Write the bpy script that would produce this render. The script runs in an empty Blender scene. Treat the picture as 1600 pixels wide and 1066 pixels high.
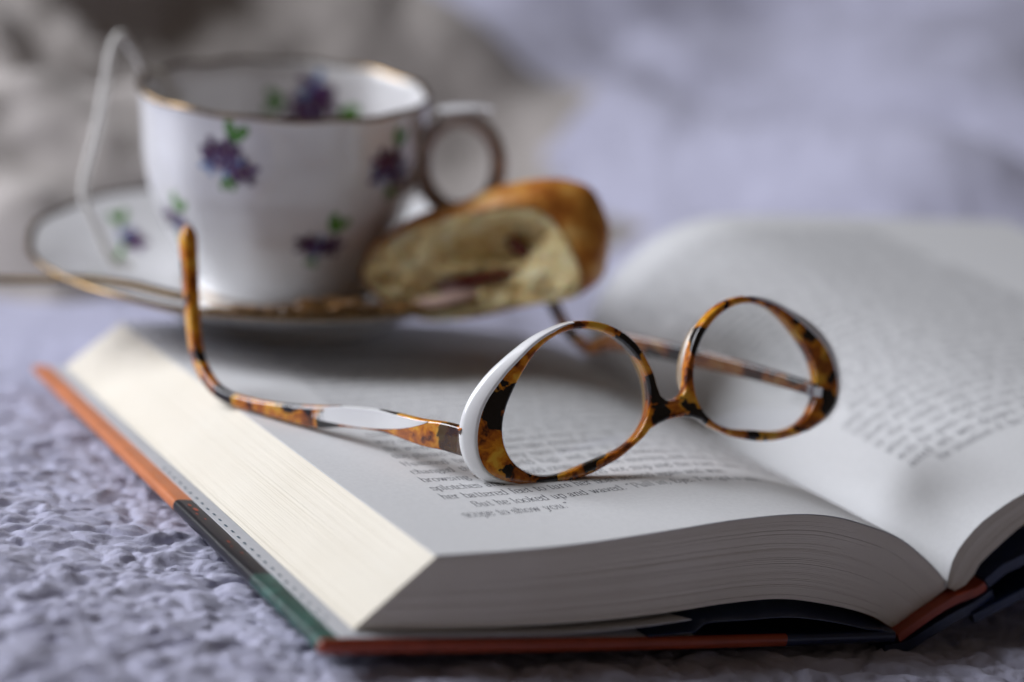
import bpy, bmesh, math, random
import numpy as np
from mathutils import Vector, Matrix

random.seed(7)
RNG = np.random.default_rng(11)
SC = bpy.context.scene
COL = SC.collection
MM = 0.001                       # everything below is measured in millimetres

# ------------------------------------------------------------------ camera
cam_d = bpy.data.cameras.new("camera")
cam = bpy.data.objects.new("camera", cam_d)
COL.objects.link(cam)
# camera axes in the world: right, up, back
CR = Vector((0.9973, 0.0221, 0.0701))
CU = Vector((-0.0735, 0.2996, 0.9512))
CB = Vector((0.0, -0.9538, 0.3004))
m = Matrix((CR, CU, CB)).transposed().to_4x4()
m.translation = Vector((32.86, -302.4, 162.91)) * MM
cam.matrix_world = m
cam_d.sensor_width = 36.0
cam_d.lens = 58.5
cam_d.clip_start = 0.01
cam_d.clip_end = 60.0
cam_d.dof.use_dof = True
cam_d.dof.focus_distance = 0.402
cam_d.dof.aperture_fstop = 4.2
cam_d.dof.aperture_blades = 0
SC.camera = cam

# ------------------------------------------------------------------ light
world = bpy.data.worlds.new("World")
SC.world = world
world.use_nodes = True
bg = world.node_tree.nodes["Background"]
bg.inputs[0].default_value = (0.60, 0.46, 0.35, 1)
bg.inputs[1].default_value = 0.085


def area(name, loc, target, size, power, colour):
    l = bpy.data.lights.new(name, 'AREA')
    l.shape = 'RECTANGLE'
    l.size, l.size_y = size
    l.energy = power
    l.color = colour
    o = bpy.data.objects.new(name, l)
    COL.objects.link(o)
    o.location = loc
    o.rotation_euler = (Vector(target) - Vector(loc)).to_track_quat('-Z', 'Y').to_euler()
    return o


area("window_light", (-1.46, 0.42, 1.04), (0.05, 0.15, 0.0), (1.2, 1.1), 48.0, (0.90, 0.925, 1.0))
SC.view_settings.view_transform = 'Standard'
SC.view_settings.look = 'None'
SC.view_settings.gamma = 1.0
SC.view_settings.exposure = 0.0
SC.cycles.max_bounces = 7
SC.cycles.diffuse_bounces = 3
SC.cycles.glossy_bounces = 3
SC.cycles.use_adaptive_sampling = True
SC.cycles.adaptive_threshold = 0.04
SC.cycles.use_denoising = True
SC.cycles.transparent_max_bounces = 12


# ------------------------------------------------------------------ helpers
def mesh_np(name, V, F, mats, parent=None, origin=(0, 0, 0), smooth=True, midx=None):
    """V world millimetres, F list/array of faces; origin = world mm of the parent's base."""
    V = (np.asarray(V, float) - np.asarray(origin, float)) * MM
    me = bpy.data.meshes.new(name)
    if isinstance(F, np.ndarray) and F.ndim == 2:
        n = F.shape[1]
        me.vertices.add(len(V))
        me.vertices.foreach_set('co', V.astype(np.float32).ravel())
        me.loops.add(F.size)
        me.loops.foreach_set('vertex_index', F.astype(np.int32).ravel())
        me.polygons.add(len(F))
        me.polygons.foreach_set('loop_start', np.arange(0, F.size, n, dtype=np.int32))
        me.update(calc_edges=True)
    else:
        me.from_pydata([tuple(v) for v in V], [], [tuple(int(i) for i in f) for f in F])
        me.update()
    me.validate()
    for mt in (mats if isinstance(mats, (list, tuple)) else [mats]):
        me.materials.append(mt)
    if midx is not None:
        me.polygons.foreach_set('material_index', np.asarray(midx, np.int32))
    if smooth:
        me.polygons.foreach_set('use_smooth', np.ones(len(me.polygons), bool))
    o = bpy.data.objects.new(name, me)
    COL.objects.link(o)
    if parent is not None:
        o.parent = parent
    else:
        o.location = Vector(origin) * MM
    return o


def thing(name, label, cat, base, group=None):
    o = bpy.data.objects.new(name, None)
    COL.objects.link(o)
    o.empty_display_size = 0.02
    o.location = Vector(base) * MM
    o['label'] = label
    o['category'] = cat
    if group:
        o['group'] = group
    return o


def tag(o, label, cat, group=None):
    o['label'] = label
    o['category'] = cat
    if group:
        o['group'] = group
    return o


def auto_smooth(o, deg=35):
    me = o.data
    bm = bmesh.new()
    bm.from_mesh(me)
    a = math.radians(deg)
    for e in bm.edges:
        if len(e.link_faces) == 2:
            e.smooth = e.calc_face_angle(0) < a
        else:
            e.smooth = False
    bm.to_mesh(me)
    bm.free()


def grid_faces(nu, nv, closed_u=False, closed_v=False, off=0):
    """vertex index = off + u*nv + v"""
    F = []
    for u in range(nu if closed_u else nu - 1):
        for v in range(nv if closed_v else nv - 1):
            a = u * nv + v
            b = ((u + 1) % nu) * nv + v
            c = ((u + 1) % nu) * nv + (v + 1) % nv
            d = u * nv + (v + 1) % nv
            F.append((off + a, off + b, off + c, off + d))
    return np.array(F)


def smoothstep(x, a, b):
    t = np.clip((x - a) / (b - a), 0, 1)
    return t * t * (3 - 2 * t)


def hash2(i, j, k):
    n = (i * 374761393 + j * 668265263 + k * 1442695041) & 0xffffffff
    n = ((n ^ (n >> 13)) * 1274126177) & 0xffffffff
    n = n ^ (n >> 16)
    return (n & 0xffff) / 65535.0


def vnoise(x, y, k=0):
    xi, yi = np.floor(x).astype(np.int64), np.floor(y).astype(np.int64)
    fx, fy = x - xi, y - yi
    fx, fy = fx * fx * (3 - 2 * fx), fy * fy * (3 - 2 * fy)
    a, b = hash2(xi, yi, k), hash2(xi + 1, yi, k)
    c, d = hash2(xi, yi + 1, k), hash2(xi + 1, yi + 1, k)
    return (a * (1 - fx) + b * fx) * (1 - fy) + (c * (1 - fx) + d * fx) * fy - 0.5


def gnoise(x, y, k=0):
    xi, yi = np.floor(x).astype(np.int64), np.floor(y).astype(np.int64)
    fx, fy = x - xi, y - yi
    u, v = fx ** 3 * (fx * (fx * 6 - 15) + 10), fy ** 3 * (fy * (fy * 6 - 15) + 10)

    def g(i, j):
        a = hash2(xi + i, yi + j, k) * 2 * np.pi
        return np.cos(a) * (fx - i) + np.sin(a) * (fy - j)
    return (g(0, 0) * (1 - u) + g(1, 0) * u) * (1 - v) + (g(0, 1) * (1 - u) + g(1, 1) * u) * v


def fbm(x, y, k=0, n=4):
    s, a = 0, 1.0
    for i in range(n):
        s = s + a * vnoise(x, y, k + i)
        x, y, a = x * 2.03 + 5.1, y * 2.03 + 1.7, a * 0.5
    return s


def cells(x, y, k=0):
    xi, yi = np.floor(x).astype(np.int64), np.floor(y).astype(np.int64)
    f1 = np.full(x.shape, 9.0)
    f2 = np.full(x.shape, 9.0)
    idh = np.zeros(x.shape)
    for dx in (-1, 0, 1):
        for dy in (-1, 0, 1):
            px = xi + dx + 0.15 + 0.7 * hash2(xi + dx, yi + dy, k)
            py = yi + dy + 0.15 + 0.7 * hash2(xi + dx, yi + dy, k + 9)
            d = np.hypot(px - x, py - y)
            near = d < f1
            f2 = np.where(near, f1, np.minimum(f2, d))
            idh = np.where(near, hash2(xi + dx, yi + dy, k + 5), idh)
            f1 = np.where(near, d, f1)
    return f1, f2, idh


def interp_curve(pts, n):
    """smooth resample of a polyline through Catmull-Rom, n points evenly by arc length"""
    P = np.asarray(pts, float)
    Q = np.vstack([2 * P[0] - P[1], P, 2 * P[-1] - P[-2]])
    out = []
    for i in range(1, len(Q) - 2):
        for t in np.linspace(0, 1, 24, endpoint=False):
            p0, p1, p2, p3 = Q[i - 1], Q[i], Q[i + 1], Q[i + 2]
            out.append(0.5 * (2 * p1 + (p2 - p0) * t + (2 * p0 - 5 * p1 + 4 * p2 - p3) * t * t
                              + (3 * p1 - p0 - 3 * p2 + p3) * t ** 3))
    out.append(P[-1])
    out = np.array(out)
    s = np.r_[0, np.cumsum(np.linalg.norm(np.diff(out, axis=0), axis=1))]
    q = np.linspace(0, s[-1], n)
    return np.stack([np.interp(q, s, out[:, k]) for k in range(out.shape[1])], 1)


def sweep(path, section_fn, up, closed_caps=True):
    """path (n,3); section_fn(i,t) -> (k,2) offsets along (side, up-ish)"""
    P = np.asarray(path, float)
    n = len(P)
    V, k = [], None
    T = np.gradient(P, axis=0)
    T /= np.linalg.norm(T, axis=1)[:, None]
    for i in range(n):
        u = np.asarray(up(i, i / (n - 1)) if callable(up) else up, float)
        u = u - T[i] * (u @ T[i])
        u /= np.linalg.norm(u)
        s = np.cross(T[i], u)
        sec = np.asarray(section_fn(i, i / (n - 1)))
        k = len(sec)
        V.append(P[i] + sec[:, :1] * s + sec[:, 1:] * u)
    V = np.vstack(V)
    F = [tuple(f) for f in grid_faces(n, k, closed_v=True)]
    if closed_caps:
        F.append(tuple(range(k))[::-1])
        F.append(tuple((n - 1) * k + j for j in range(k)))
    return V, F


def tube(path, rad, k=12):
    a = np.linspace(0, 2 * np.pi, k, endpoint=False)
    r = rad if callable(rad) else (lambda i, t: rad)
    return sweep(path, lambda i, t: r(i, t) * np.c_[np.cos(a), np.sin(a)], (0.13, 0.31, 0.94))


# ------------------------------------------------------------------ materials
class NT:
    def __init__(s, name):
        s.m = bpy.data.materials.new(name)
        s.m.use_nodes = True
        s.t = s.m.node_tree
        s.b = s.t.nodes["Principled BSDF"]
        s.out = s.t.nodes["Material Output"]

    def n(s, typ, **kw):
        nd = s.t.nodes.new(typ)
        for k, v in kw.items():
            if k.startswith('i_'):
                nd.inputs[k[2:].replace('_', ' ')].default_value = v
            else:
                setattr(nd, k, v)
        return nd

    def l(s, a, b):
        s.t.links.new(a, b)

    def coords(s, kind='Object', scale=(1, 1, 1)):
        tc = s.n('ShaderNodeTexCoord')
        mp = s.n('ShaderNodeMapping')
        mp.inputs['Scale'].default_value = scale
        s.l(tc.outputs[kind], mp.inputs['Vector'])
        return mp.outputs[0]

    def noise(s, vec, scale, detail=4, rough=0.55):
        nz = s.n('ShaderNodeTexNoise')
        nz.inputs['Scale'].default_value = scale
        nz.inputs['Detail'].default_value = detail
        nz.inputs['Roughness'].default_value = rough
        s.l(vec, nz.inputs['Vector'])
        return nz.outputs['Fac']

    def ramp(s, fac, stops, mode='LINEAR'):
        r = s.n('ShaderNodeValToRGB')
        r.color_ramp.interpolation = mode
        e = r.color_ramp.elements
        while len(e) < len(stops):
            e.new(0.5)
        for el, (p, c) in zip(e, stops):
            el.position = p
            el.color = (*c, 1) if len(c) == 3 else c
        s.l(fac, r.inputs[0])
        return r.outputs[0]

    def bump(s, h, strength, dist=0.0003):
        b = s.n('ShaderNodeBump')
        b.inputs['Strength'].default_value = strength
        b.inputs['Distance'].default_value = dist
        s.l(h, b.inputs['Height'])
        s.l(b.outputs[0], s.b.inputs['Normal'])

    def set(s, **kw):
        for k, v in kw.items():
            s.b.inputs[k.replace('_', ' ')].default_value = v
        return s


def plain(name, col, rough=0.5, var=0.06, scale=400, bump=0.0, **kw):
    a = NT(name)
    v = a.coords()
    nz = a.noise(v, scale)
    lo = tuple(max(0, c * (1 - var)) for c in col)
    hi = tuple(min(1, c * (1 + var)) for c in col)
    a.l(a.ramp(nz, [(0.3, lo), (0.7, hi)]), a.b.inputs['Base Color'])
    a.set(Roughness=rough, **kw)
    if bump:
        a.bump(nz, bump)
    return a.m


def m_quilt():
    a = NT('quilt_cotton')
    v = a.coords()
    n1 = a.noise(v, 60, 3)
    a.l(a.ramp(n1, [(0.25, (0.49, 0.49, 0.625)), (0.75, (0.57, 0.57, 0.715))]), a.b.inputs['Base Color'])
    a.set(Roughness=0.95, Sheen_Weight=0.12)
    a.b.inputs['Specular IOR Level'].default_value = 0.15
    n2 = a.noise(v, 2400, 3, 0.65)
    a.bump(n2, 0.7, 0.0004)
    return a.m


def m_blanket():
    a = NT('linen_grey')
    v = a.coords()
    n1 = a.noise(v, 40, 4)
    a.l(a.ramp(n1, [(0.25, (0.36, 0.325, 0.30)), (0.75, (0.48, 0.44, 0.415))]), a.b.inputs['Base Color'])
    a.set(Roughness=0.95, Sheen_Weight=0.2)
    a.bump(a.noise(v, 900, 3), 0.3, 0.0005)
    return a.m


def m_page():
    a = NT('book_paper')
    v = a.coords()
    n1 = a.noise(v, 900, 4)
    a.l(a.ramp(n1, [(0.3, (0.70, 0.705, 0.71)), (0.7, (0.755, 0.76, 0.765))]), a.b.inputs['Base Color'])
    a.set(Roughness=0.75)
    a.b.inputs['Specular IOR Level'].default_value = 0.3
    a.bump(a.noise(v, 2500, 3), 0.12, 0.0001)
    return a.m


def m_edge():
    a = NT('page_edges')
    v = a.coords()
    n1 = a.noise(v, 30, 2)
    a.l(a.ramp(n1, [(0.3, (0.81, 0.755, 0.64)), (0.7, (0.85, 0.80, 0.69))]), a.b.inputs['Base Color'])
    a.set(Roughness=0.85)
    return a.m


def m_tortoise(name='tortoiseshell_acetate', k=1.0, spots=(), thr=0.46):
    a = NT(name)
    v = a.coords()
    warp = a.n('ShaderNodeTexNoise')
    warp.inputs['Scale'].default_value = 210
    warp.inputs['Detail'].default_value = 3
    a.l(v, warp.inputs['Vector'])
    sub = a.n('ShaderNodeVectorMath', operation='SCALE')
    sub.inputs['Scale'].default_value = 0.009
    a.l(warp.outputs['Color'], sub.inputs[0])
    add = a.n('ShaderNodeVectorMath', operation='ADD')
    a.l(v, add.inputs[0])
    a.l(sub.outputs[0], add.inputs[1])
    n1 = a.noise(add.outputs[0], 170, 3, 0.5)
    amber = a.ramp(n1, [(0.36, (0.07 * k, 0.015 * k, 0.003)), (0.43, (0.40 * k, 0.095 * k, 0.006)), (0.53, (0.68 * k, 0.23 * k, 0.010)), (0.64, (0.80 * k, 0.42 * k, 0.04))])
    vo = a.n('ShaderNodeTexVoronoi', feature='F1')
    vo.inputs['Scale'].default_value = 105
    a.l(add.outputs[0], vo.inputs['Vector'])
    cellv = a.n('ShaderNodeSeparateColor')
    a.l(vo.outputs['Color'], cellv.inputs[0])
    mask_c = a.ramp(cellv.outputs[0], [(thr, (0, 0, 0)), (thr + 0.03, (1, 1, 1))])
    mask_d = a.ramp(vo.outputs['Distance'], [(0.50, (1, 1, 1)), (0.56, (0, 0, 0))])
    mul = a.n('ShaderNodeMath', operation='MULTIPLY')
    a.l(mask_c, mul.inputs[0])
    a.l(mask_d, mul.inputs[1])
    total = mul.outputs[0]
    for (px, py, pz), rad in spots:
        dn = a.n('ShaderNodeVectorMath', operation='DISTANCE')
        a.l(add.outputs[0], dn.inputs[0])
        dn.inputs[1].default_value = (px + 0.0045, py + 0.0045, pz + 0.0045)
        lt = a.n('ShaderNodeMapRange')
        lt.inputs['From Min'].default_value = rad * 1.08
        lt.inputs['From Max'].default_value = rad * 0.92
        a.l(dn.outputs['Value'], lt.inputs['Value'])
        mxn = a.n('ShaderNodeMath', operation='MAXIMUM')
        a.l(total, mxn.inputs[0])
        a.l(lt.outputs[0], mxn.inputs[1])
        total = mxn.outputs[0]
    mix = a.n('ShaderNodeMix', data_type='RGBA')
    a.l(total, mix.inputs[0])
    a.l(amber, mix.inputs[6])
    mix.inputs[7].default_value = (0.006, 0.004, 0.004, 1)
    a.l(mix.outputs[2], a.b.inputs['Base Color'])
    a.set(Roughness=0.18, Coat_Weight=0.6, Coat_Roughness=0.05)
    return a.m


def m_lens(edge=False):
    a = NT('lens_edge_painted_glint' if edge else 'lens_glass')
    tr = a.n('ShaderNodeBsdfTransparent')
    tr.inputs[0].default_value = (0.96, 0.965, 0.965, 1)
    gl = a.n('ShaderNodeBsdfDiffuse' if edge else 'ShaderNodeBsdfGlossy')  # edge ring: white diffuse, a painted highlight round the lens
    gl.inputs['Roughness'].default_value = 0.45 if edge else 0.02
    gl.inputs['Color'].default_value = (0.9, 0.9, 0.92, 1)
    lw = a.n('ShaderNodeLayerWeight')
    lw.inputs['Blend'].default_value = 0.5
    pw = a.n('ShaderNodeMath', operation='POWER')
    pw.inputs[1].default_value = 4.0
    a.l(lw.outputs['Facing'], pw.inputs[0])
    fr = a.n('ShaderNodeMath', operation='MULTIPLY_ADD')
    fr.inputs[1].default_value = 0.6
    fr.inputs[2].default_value = 0.42 if edge else 0.085
    a.l(pw.outputs[0], fr.inputs[0])
    mx = a.n('ShaderNodeMixShader')
    a.l(fr.outputs[0], mx.inputs[0])
    a.l(tr.outputs[0], mx.inputs[1])
    a.l(gl.outputs[0], mx.inputs[2])
    a.l(mx.outputs[0], a.out.inputs['Surface'])
    return a.m


def m_crust():
    a = NT('baked_crust')
    v = a.coords()
    n1 = a.noise(v, 90, 5, 0.6)
    a.l(a.ramp(n1, [(0.28, (0.18, 0.045, 0.008)), (0.42, (0.48, 0.15, 0.018)), (0.55, (0.68, 0.29, 0.045)), (0.70, (0.84, 0.54, 0.18))]), a.b.inputs['Base Color'])
    a.set(Roughness=0.42)
    a.bump(a.noise(v, 500, 4), 0.6, 0.0008)
    return a.m


def m_crumb():
    a = NT('soft_crumb')
    v = a.coords()
    n1 = a.noise(v, 160, 5, 0.6)
    a.l(a.ramp(n1, [(0.25, (0.80, 0.53, 0.19)), (0.5, (0.95, 0.77, 0.40)), (0.75, (0.98, 0.91, 0.66))]), a.b.inputs['Base Color'])
    a.set(Roughness=0.8, Subsurface_Weight=0.45, Subsurface_Scale=0.004)
    a.b.inputs['Subsurface Radius'].default_value = (1.0, 0.7, 0.4)
    a.bump(a.noise(v, 420, 5), 0.9, 0.0015)
    return a.m


M_QUILT = m_quilt()
M_BLANKET = m_blanket()
M_PAGE = m_page()
M_EDGE = m_edge()
M_TORT = m_tortoise()
M_TORT_SHADED = m_tortoise('shaded_tortoiseshell_acetate', 0.28)  # same tortoiseshell with shade put into the colour, for the far temple
M_LENS = m_lens()
M_LENS_EDGE_GLINT = m_lens(True)
M_CRUST = m_crust()
M_CRUMB = m_crumb()
M_INK = plain('printing_ink', (0.13, 0.13, 0.145), 0.8, 0.2, 1500)
M_WHITE = plain('white_acetate', (0.88, 0.88, 0.88), 0.2, 0.01, Coat_Weight=0.4)
M_PORC = plain('white_porcelain', (0.82, 0.82, 0.83), 0.12, 0.01, Coat_Weight=0.5, Coat_Roughness=0.03)
M_GOLD = plain('worn_gold', (0.27, 0.18, 0.09), 0.24, 0.2, 200, Metallic=1.0)
M_SPOON = plain('tarnished_spoon_metal', (0.07, 0.048, 0.026), 0.33, 0.2, 200, Metallic=1.0)
M_STEEL = plain('hinge_steel', (0.5, 0.5, 0.52), 0.25, 0.05, Metallic=1.0)
M_STRING = plain('cotton_string', (0.84, 0.82, 0.77), 0.9, 0.1, 1500, 0.5)
M_ORANGE = plain('orange_jacket', (0.62, 0.20, 0.07), 0.35, 0.12, 120)
M_RED = plain('red_board', (0.36, 0.055, 0.018), 0.4, 0.15, 200)
M_BLACK = plain('black_jacket', (0.012, 0.012, 0.016), 0.3, 0.2, 200)
M_TEAL = plain('teal_jacket', (0.032, 0.088, 0.072), 0.35, 0.75, 260)
M_NAVY = plain('navy_jacket', (0.010, 0.020, 0.060), 0.3, 0.2, 150)
M_FLAP = plain('flap_paper', (0.62, 0.63, 0.66), 0.55, 0.04, 300)
M_DASH = plain('teal_print', (0.05, 0.10, 0.14), 0.7, 0.1)
M_JAM = plain('red_jam', (0.13, 0.012, 0.012), 0.2, 0.3, 300, 0.3, Coat_Weight=0.5)
M_CREAM = plain('pink_cream', (0.72, 0.50, 0.42), 0.5, 0.15, 200, 0.3)
M_PUR = plain('violet_purple', (0.06, 0.012, 0.075), 0.3, 0.25, 800)
M_MAU = plain('violet_mauve', (0.12, 0.05, 0.17), 0.3, 0.25, 800)
M_BLU = plain('violet_blue', (0.20, 0.31, 0.55), 0.3, 0.2, 800)
M_GRN = plain('leaf_green', (0.08, 0.26, 0.025), 0.3, 0.3, 800)
M_PAD = plain('amber_clear_acetate', (0.30, 0.18, 0.055), 0.42, 0.1, 300, Transmission_Weight=0.4)
M_HANDLE = plain('gilded_handle', (0.50, 0.43, 0.39), 0.25, 0.12, 200, Metallic=0.1)

# ------------------------------------------------------------------ book frame
BX = np.array([0.8595, 0.4830, -0.1673])
BY = np.array([-0.4999, 0.8626, -0.0778])
BZ = np.array([0.1068, 0.1505, 0.9828])


def bk(P):
    P = np.asarray(P, float)
    return P[..., :1] * BX + P[..., 1:2] * BY + P[..., 2:3] * BZ


def right_frame(P, deg=10.0):
    """coordinates of the turned right half of the book -> book coordinates"""
    a = math.radians(deg)
    P = np.asarray(P, float)
    x = 174.5 + P[..., 0] * math.cos(a) + P[..., 1] * math.sin(a)
    y = 2.0 - P[..., 0] * math.sin(a) + P[..., 1] * math.cos(a)
    z = 11.0 + P[..., 2]
    return np.stack([x, y, z], -1)


# ------------------------------------------------------------------ bedspread
def softclamp(x, lo, hi, w=40.0):
    sp = lambda t: np.log1p(np.exp(-np.abs(t))) + np.maximum(t, 0)
    return lo + w * sp((x - lo) / w) - w * sp((x - hi) / w)


def bed_base(x, y):
    cx = softclamp(x, -110, 150)
    cy = softclamp(y, -110, 230)
    z = -(0.1087 * cx + 0.1531 * cy) - 5.5
    z = z + 95 * smoothstep(y + 0.25 * x, 520, 1150) + 150 * smoothstep(y, 1000, 1900)
    z = z + 26 * np.exp(-((y - 560 + 0.1 * x) / 110) ** 2) * smoothstep(x, -50, 120)
    far = smoothstep(y, 330, 600)
    z = z + far * 46 * fbm(x / 250.0, y / 200.0, 31, 3) + far * 36 * np.sin((y + 0.5 * x) / 95.0 + 3 * vnoise(x / 300, y / 300, 5))
    z = z + smoothstep(y, 260, 420) * (7 * fbm(x / 46.0, y / 38.0, 57, 3) + 12 * fbm(x / 110.0, y / 80.0, 58, 2))
    return z


def build_bed():
    xs = np.concatenate([np.arange(-900, -200, 14.0), np.arange(-200, -130, 2.5), np.arange(-130, 190, 0.62),
                         np.arange(190, 420, 2.5), np.arange(420, 1400, 14.0)])
    ys = np.concatenate([np.arange(-260, -90, 4.0), np.arange(-90, 215, 0.62), np.arange(215, 420, 2.5),
                         np.arange(420, 2200, 12.0)])
    X, Y = np.meshgrid(xs, ys, indexing='ij')
    Z = bed_base(X, Y)
    # puckered quilting: pillows between shrunken stitch lines, slightly longer sideways
    wx = X + 7.0 * fbm(X / 19, Y / 19, 3, 3)
    wy = Y + 6.0 * fbm(X / 19, Y / 19, 13, 3)
    u = (wx * 0.94 + wy * 0.34) / 10.5
    v = (-wx * 0.34 + wy * 0.94) / 7.2
    f1, f2, idh = cells(u, v, 2)
    pil = np.clip(1 - 1.25 * f1 * f1, 0, 1) * np.clip((f2 - f1) * 2.6 + 0.35, 0, 1)
    # billowed puckers: rounded swellings parted by irregular creases
    bil = lambda q, e: np.clip(np.sqrt(q * q * 4 + 0.003) - 0.05, 0, None) ** e
    p1 = bil(gnoise(u * 0.85 + 4.2, v * 0.95, 83), 0.75)
    p2 = bil(gnoise(u * 1.55 + 0.5 * p1, v * 1.75 + 9.1, 85), 0.8)
    p3 = bil(gnoise(u * 3.3 + 0.6, v * 3.3 + p1, 87), 0.9)
    fine = (1 - smoothstep(np.maximum(np.maximum(-130 - X, X - 190), np.maximum(-90 - Y, Y - 215)), 0, 60)) * 0.8 + 0.2
    Z = Z + fine * (pil * (0.45 + 0.5 * idh) + 1.95 * p1 + 0.9 * p2 + 0.32 * p3 + 0.5 * fbm(X / 6.5, Y / 4.6, 44, 3)
                    + 1.5 * fbm(X / 30, Y / 30, 63, 2)) - 2.8
    nu, nv = X.shape
    I = np.arange(nu * nv).reshape(nu, nv)
    F = np.stack([I[:-1, :-1], I[1:, :-1], I[1:, 1:], I[:-1, 1:]], -1).reshape(-1, 4)
    o = mesh_np('bedspread', np.stack([X, Y, Z], -1).reshape(-1, 3), F, M_QUILT)
    o['kind'] = 'structure'
    o['label'] = 'white puckered quilted bedspread under the open book'
    return o


build_bed()


def build_blanket():
    # rumpled linen heaped behind the saucer
    nx, ny = 260, 200
    xs = np.linspace(-620, 130, nx)
    ys = np.linspace(225, 900, ny)
    X, Y = np.meshgrid(xs, ys, indexing='ij')
    side = smoothstep(-X + 60 * fbm(X / 90, Y / 90, 23, 2), -112 + 0.0 * Y, 300) ** 0.8
    front = smoothstep(Y - np.maximum(0, (X + 150)) * 0.45 + 30 * fbm(X / 70, Y / 70, 29, 2), 322, 440)
    back = 1 - smoothstep(Y, 720, 890)
    env = side * front * back
    wob = 40 * fbm(X / 150, Y / 150, 71, 3)
    d = X * 0.35 + Y * 0.94 + wob
    fold = np.sin(d / 27.0 + 1.7 * fbm(X / 120, Y / 120, 77, 2) * 4)
    lump = fbm(X / 120, Y / 90, 52, 4)
    H = env * (96 + 62 * lump + 50 * fold * (0.6 + vnoise(X / 90, Y / 90, 8)))
    Z = bed_base(X, Y) - 9 + H + 14 * env * (1 - np.abs(2 * vnoise(X / 45 + 7, Y / 60, 91)))
    I = np.arange(nx * ny).reshape(nx, ny)
    F = np.stack([I[:-1, :-1], I[1:, :-1], I[1:, 1:], I[:-1, 1:]], -1).reshape(-1, 4)
    o = mesh_np('blanket', np.stack([X, Y, Z], -1).reshape(-1, 3), F, M_BLANKET)
    tag(o, 'rumpled grey beige blanket heaped behind the teacup', 'blanket')


build_blanket()

# ------------------------------------------------------------------ the open book
BOOK = thing('open_book', 'thick open hardcover book with orange and navy jacket lying on the quilt', 'book', (0, 0, 0))

TOP_F = interp_curve([(23.5, 18), (42, 19.4), (61.5, 21.5), (83.5, 24.9), (99.5, 27.5), (116.4, 29.4), (128, 29.5), (138, 28.2),
                      (152.9, 24.6), (163.1, 19.7), (171.3, 14.6), (174.6, 11.4)], 56)
BOT_F = interp_curve([(7.2, 1.9), (29.9, 1.9), (49.1, 2.4), (70.7, 3.6), (90, 5.6), (102.7, 7.3), (119.9, 8.5), (136.7, 6.8),
                      (150.1, 4.1), (158.9, 0.6)], 56)
TOP_B = interp_curve([(23.5, 18), (44, 19.6), (68, 21.5), (92, 24), (118, 26), (142, 27), (166, 26.5), (182, 25),
                      (193, 23.3), (198, 22.3), (200.8, 21.9)], 56)
BOT_B = interp_curve([(7.2, 1.9), (30, 1.9), (52, 2.4), (78, 3.6), (100, 5.2), (126, 6.8), (150, 7.4), (168, 7), (180, 6.6), (187, 6.5)], 56)
Y0, Y1 = 4.0, 236.0


def left_pt(w, q, v, dy=0.0):
    """w 0 bottom .. 1 top of the stack, q index array 0..55, v 0 front .. 1 back"""
    f = BOT_F * (1 - w) + TOP_F * w
    b = BOT_B * (1 - w) + TOP_B * w
    # stacks bow: the middle leaves follow the top more closely near the gutter
    p = f * (1 - v) + b * v
    y = Y0 + (Y1 - Y0) * v
    if np.isscalar(y):
        y = np.full(len(p), y)
    return np.c_[p[:, 0], y + dy, p[:, 1]]


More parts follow.
